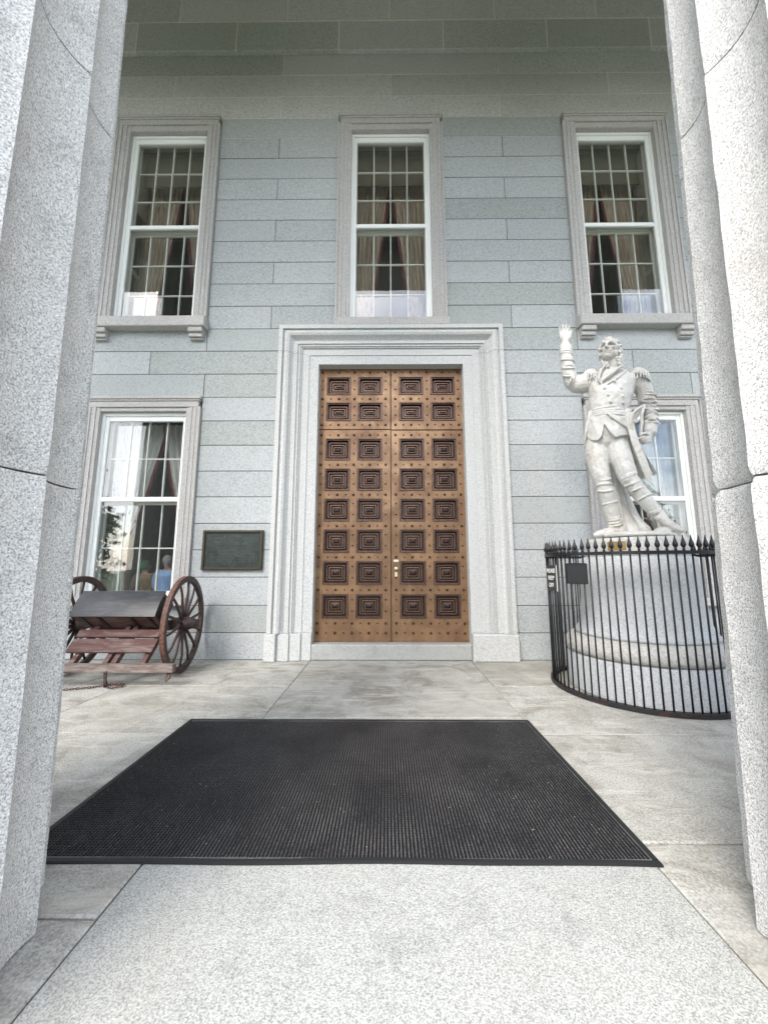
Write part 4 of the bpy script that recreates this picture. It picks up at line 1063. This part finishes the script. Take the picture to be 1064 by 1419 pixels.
        me_.vertices.foreach_set('co', np.stack([X, Yy, z], 1).astype(np.float32).ravel()); me_.update()
    body = fuse(m, 'figure', M_marble, .0062, 1, disp); pose(body)
    link(bpy.data.objects.new('figure', body), ST)
    # curls of hair
    h_ = MB(); r2 = np.random.default_rng(3)
    m.ball
    for k in range(150):
        a = r2.uniform(0, 2*math.pi); e = r2.uniform(-.45, 1.5)
        d = V3(math.cos(a)*math.cos(e), math.sin(a)*math.cos(e), math.sin(e))
        if d.y < -.30 and d.z < .80: continue
        if d.z < .15 and d.y < .15: continue
        p_ = V3(hx+.005, hy+.04, hz+.05)+V3(d.x*.132, d.y*.155, d.z*.132); rr = r2.uniform(.018, .032)
        h_.ball(p_, (rr, rr, rr*.8), 9, 6)
        h_.ball(p_+d*rr*.6+V3(*r2.uniform(-.014, .014, 3)), rr*.55, 8, 5)
    for s in (-1, 1):
        for k in range(9): h_.ball((hx+s*(.138+.018*math.sin(k*2.1)), hy+.02+.03*math.cos(k*1.7), hz+.08-.022*k), (.026, .034, .025), 9, 6)
    hm_ = fuse(h_, 'hair', M_marble, .0055, 0); pose(hm_); link(bpy.data.objects.new('hair', hm_), ST)
statue()

# ------------------------------------------------------------------ people inside the lower left window
def person(x, y, top, shirt, haircol, label, hat_shape=False, lean=0):
    root = empty('person', (x, y, .1), label=label, cat='person')
    H_ = top-.1; f = H_/1.75; Z = lambda h: .1+h*f
    m = MB()
    limb(m, [(x, y, Z(.95)), (x, y, Z(1.15)), (x, y, Z(1.35)), (x, y, Z(1.43))], [.17*f, .16*f, .19*f, .12*f], (1, .65), up=(0, 1, 0))
    limb(m, [(x, y, Z(1.42)), (x, y-.01, Z(1.55))], [.055, .052])
    m.ball((x, y-.01, Z(1.635)), (.078, .095, .11), 14, 10)
    for s in (-1, 1):
        limb(m, [(x+s*.17*f, y, Z(1.40)), (x+s*.225*f, y+.02, Z(1.15)), (x+s*.20*f, y+.12, Z(.98)), (x+s*.08, y+.25, Z(1.02))], [.055, .045, .04, .03])
        limb(m, [(x+s*.09*f, y, Z(.93)), (x+s*.10*f, y, Z(.5)), (x+s*.10*f, y, Z(.08))], [.095, .065, .045])
        limb(m, [(x+s*.10*f, y-.04, Z(.045)), (x+s*.11*f, y+.14, Z(.035))], [.04, .035])
        m.ball((x+s*.082, y, Z(1.63)), (.012, .025, .032), 8, 6)
    m.ball((x, y+.095, Z(1.63)), (.014, .02, .02), 8, 6)
    skin = mat('skin', (.42, .26, .19), .6)
    link(bpy.data.objects.new('body', fuse(m, 'body', skin, .014, 2)), root)
    c = MB()
    limb(c, [(x, y, Z(.94)), (x, y, Z(1.15)), (x, y, Z(1.34)), (x, y, Z(1.44)), (x, y, Z(1.475))], [.185*f, .178*f, .215*f, .15*f, .07], (1, .68), up=(0, 1, 0))
    for s in (-1, 1): limb(c, [(x+s*.16*f, y, Z(1.405)), (x+s*.215*f, y+.0, Z(1.30)), (x+s*.235*f, y+.02, Z(1.15))], [.078, .072, .062])
    link(bpy.data.objects.new('shirt', fuse(c, 'shirt', shirt, .013, 2)), root)
    t_ = MB()
    limb(t_, [(x, y, Z(.96)), (x, y, Z(.88))], [.19*f, .19*f], (1, .7), up=(0, 1, 0))
    for s in (-1, 1): limb(t_, [(x+s*.09*f, y, Z(.90)), (x+s*.10*f, y, Z(.5)), (x+s*.10*f, y, Z(.10))], [.115, .085, .07])
    link(bpy.data.objects.new('trousers', fuse(t_, 'trousers', mat('dark_trousers', (.04, .04, .05), .9), .015, 2)), root)
    h_ = MB(); h_.ball((x, y-.025, Z(1.655)), (.088, .098, .105), 14, 10)
    h_.build('hat_shape' if hat_shape else 'hair', mat('hair' if not hat_shape else 'green_reflection_tint', haircol, .9), root)
blue = cloth('blue_shirt', (.30, .45, .70), (.22, .35, .58)); brown = cloth('brown_top', (.26, .19, .11), (.18, .13, .08))
person(-4.13, 7.30, 1.735, blue, (.30, .29, .27), 'person in a light blue shirt seen from behind through the glass')
person(-4.66, 7.48, 1.64, brown, (.02, .10, .04), 'person in a brown top behind the same window, left of blue shirt', hat_shape=True)  # green on this head is window reflection painted as colour, no real hat

# ------------------------------------------------------------------ trees across the lawn (what the glass reflects)
def leafmesh(seed):
    r2 = np.random.default_rng(seed); NC = 60; cl = r2.normal(size=(NC, 3)); cl /= np.linalg.norm(cl, axis=1)[:, None]; cl *= r2.uniform(.1, 1, (NC, 1)) ** .45*np.array([3.7, 3.7, 4.6])
    n_ = 34000; ci = r2.integers(0, NC, n_); p_ = cl[ci]+r2.normal(size=(n_, 3))*r2.uniform(.45, .8, (NC, 1))[ci]
    core_ = MB()
    for q in range(NC): core_.ball(cl[q], .62, 8, 6)
    a = r2.normal(size=(n_, 3)); a /= np.linalg.norm(a, axis=1)[:, None]; b_ = np.cross(a, r2.normal(size=(n_, 3))); b_ /= np.linalg.norm(b_, axis=1)[:, None]; s_ = r2.uniform(.12, .22, (n_, 1))
    v_ = np.stack([p_-a*s_, p_+b_*s_*.6, p_+a*s_, p_-b_*s_*.6], 1).reshape(-1, 3); core_.add(v_.tolist(), np.arange(n_*4).reshape(-1, 4).tolist())
    me_ = bpy.data.meshes.new('crown'); me_.from_pydata(core_.v, [], core_.f); me_.materials.append(M_leaf); return me_
M_leaf = worn('maple_leaves', (.035, .065, .02), (.07, .12, .035), .7, 2, stretch=(1, 1, 1))
M_bark = worn('bark', (.08, .065, .05), (.14, .12, .1), .9, 8, stretch=(1, 1, .3))
lm = [leafmesh(1), leafmesh(2)]
for k, (x, y, s, lb) in enumerate(((-41.5, -30, 2.0, 'maple added at the far left to mask the mirrored sky'), (-12, -30, 1.3, 'maple left of the walkway'), (-6.8, -38, 1.35, 'maple beside the walkway on its left'),  # far-left maple is added to block sky reflected in the lower left window
                              (7.5, -37, 1.3, 'maple beside the walkway on its right'), (13.5, -29, 1.3, 'maple right of the walkway'), (20, -23, 1.2, 'broad maple at the far right of the lawn'))):
    T_ = empty('maple_tree', (x, y, -2.42), label=lb, cat='tree', group='maples across the lawn')
    tr = MB().tube([(x, y, -2.42), (x+.1, y, .5), (x-.1, y+.1, 3.5*s), (x, y, 7*s)], [.4*s, .3*s, .2*s, .08*s], 10)
    for q in range(6):
        a = q*1.05+k; z = 1.4+q*.7; tr.tube([(x, y, z), (x+1.2*math.cos(a)*s, y+1.2*math.sin(a)*s, z+1.1*s), (x+2.4*math.cos(a)*s, y+2.4*math.sin(a)*s, z+2*s)], [.14, .09, .04], 7)
    tr.build('trunk', M_bark, T_)
    o_ = inst('crown', lm[k % 2], T_, (x, y, 4.2*s), (0, 0, k*1.1)); o_.scale = (s, s, s)

bpy.context.view_layer.update()
print('blocks', nblk)
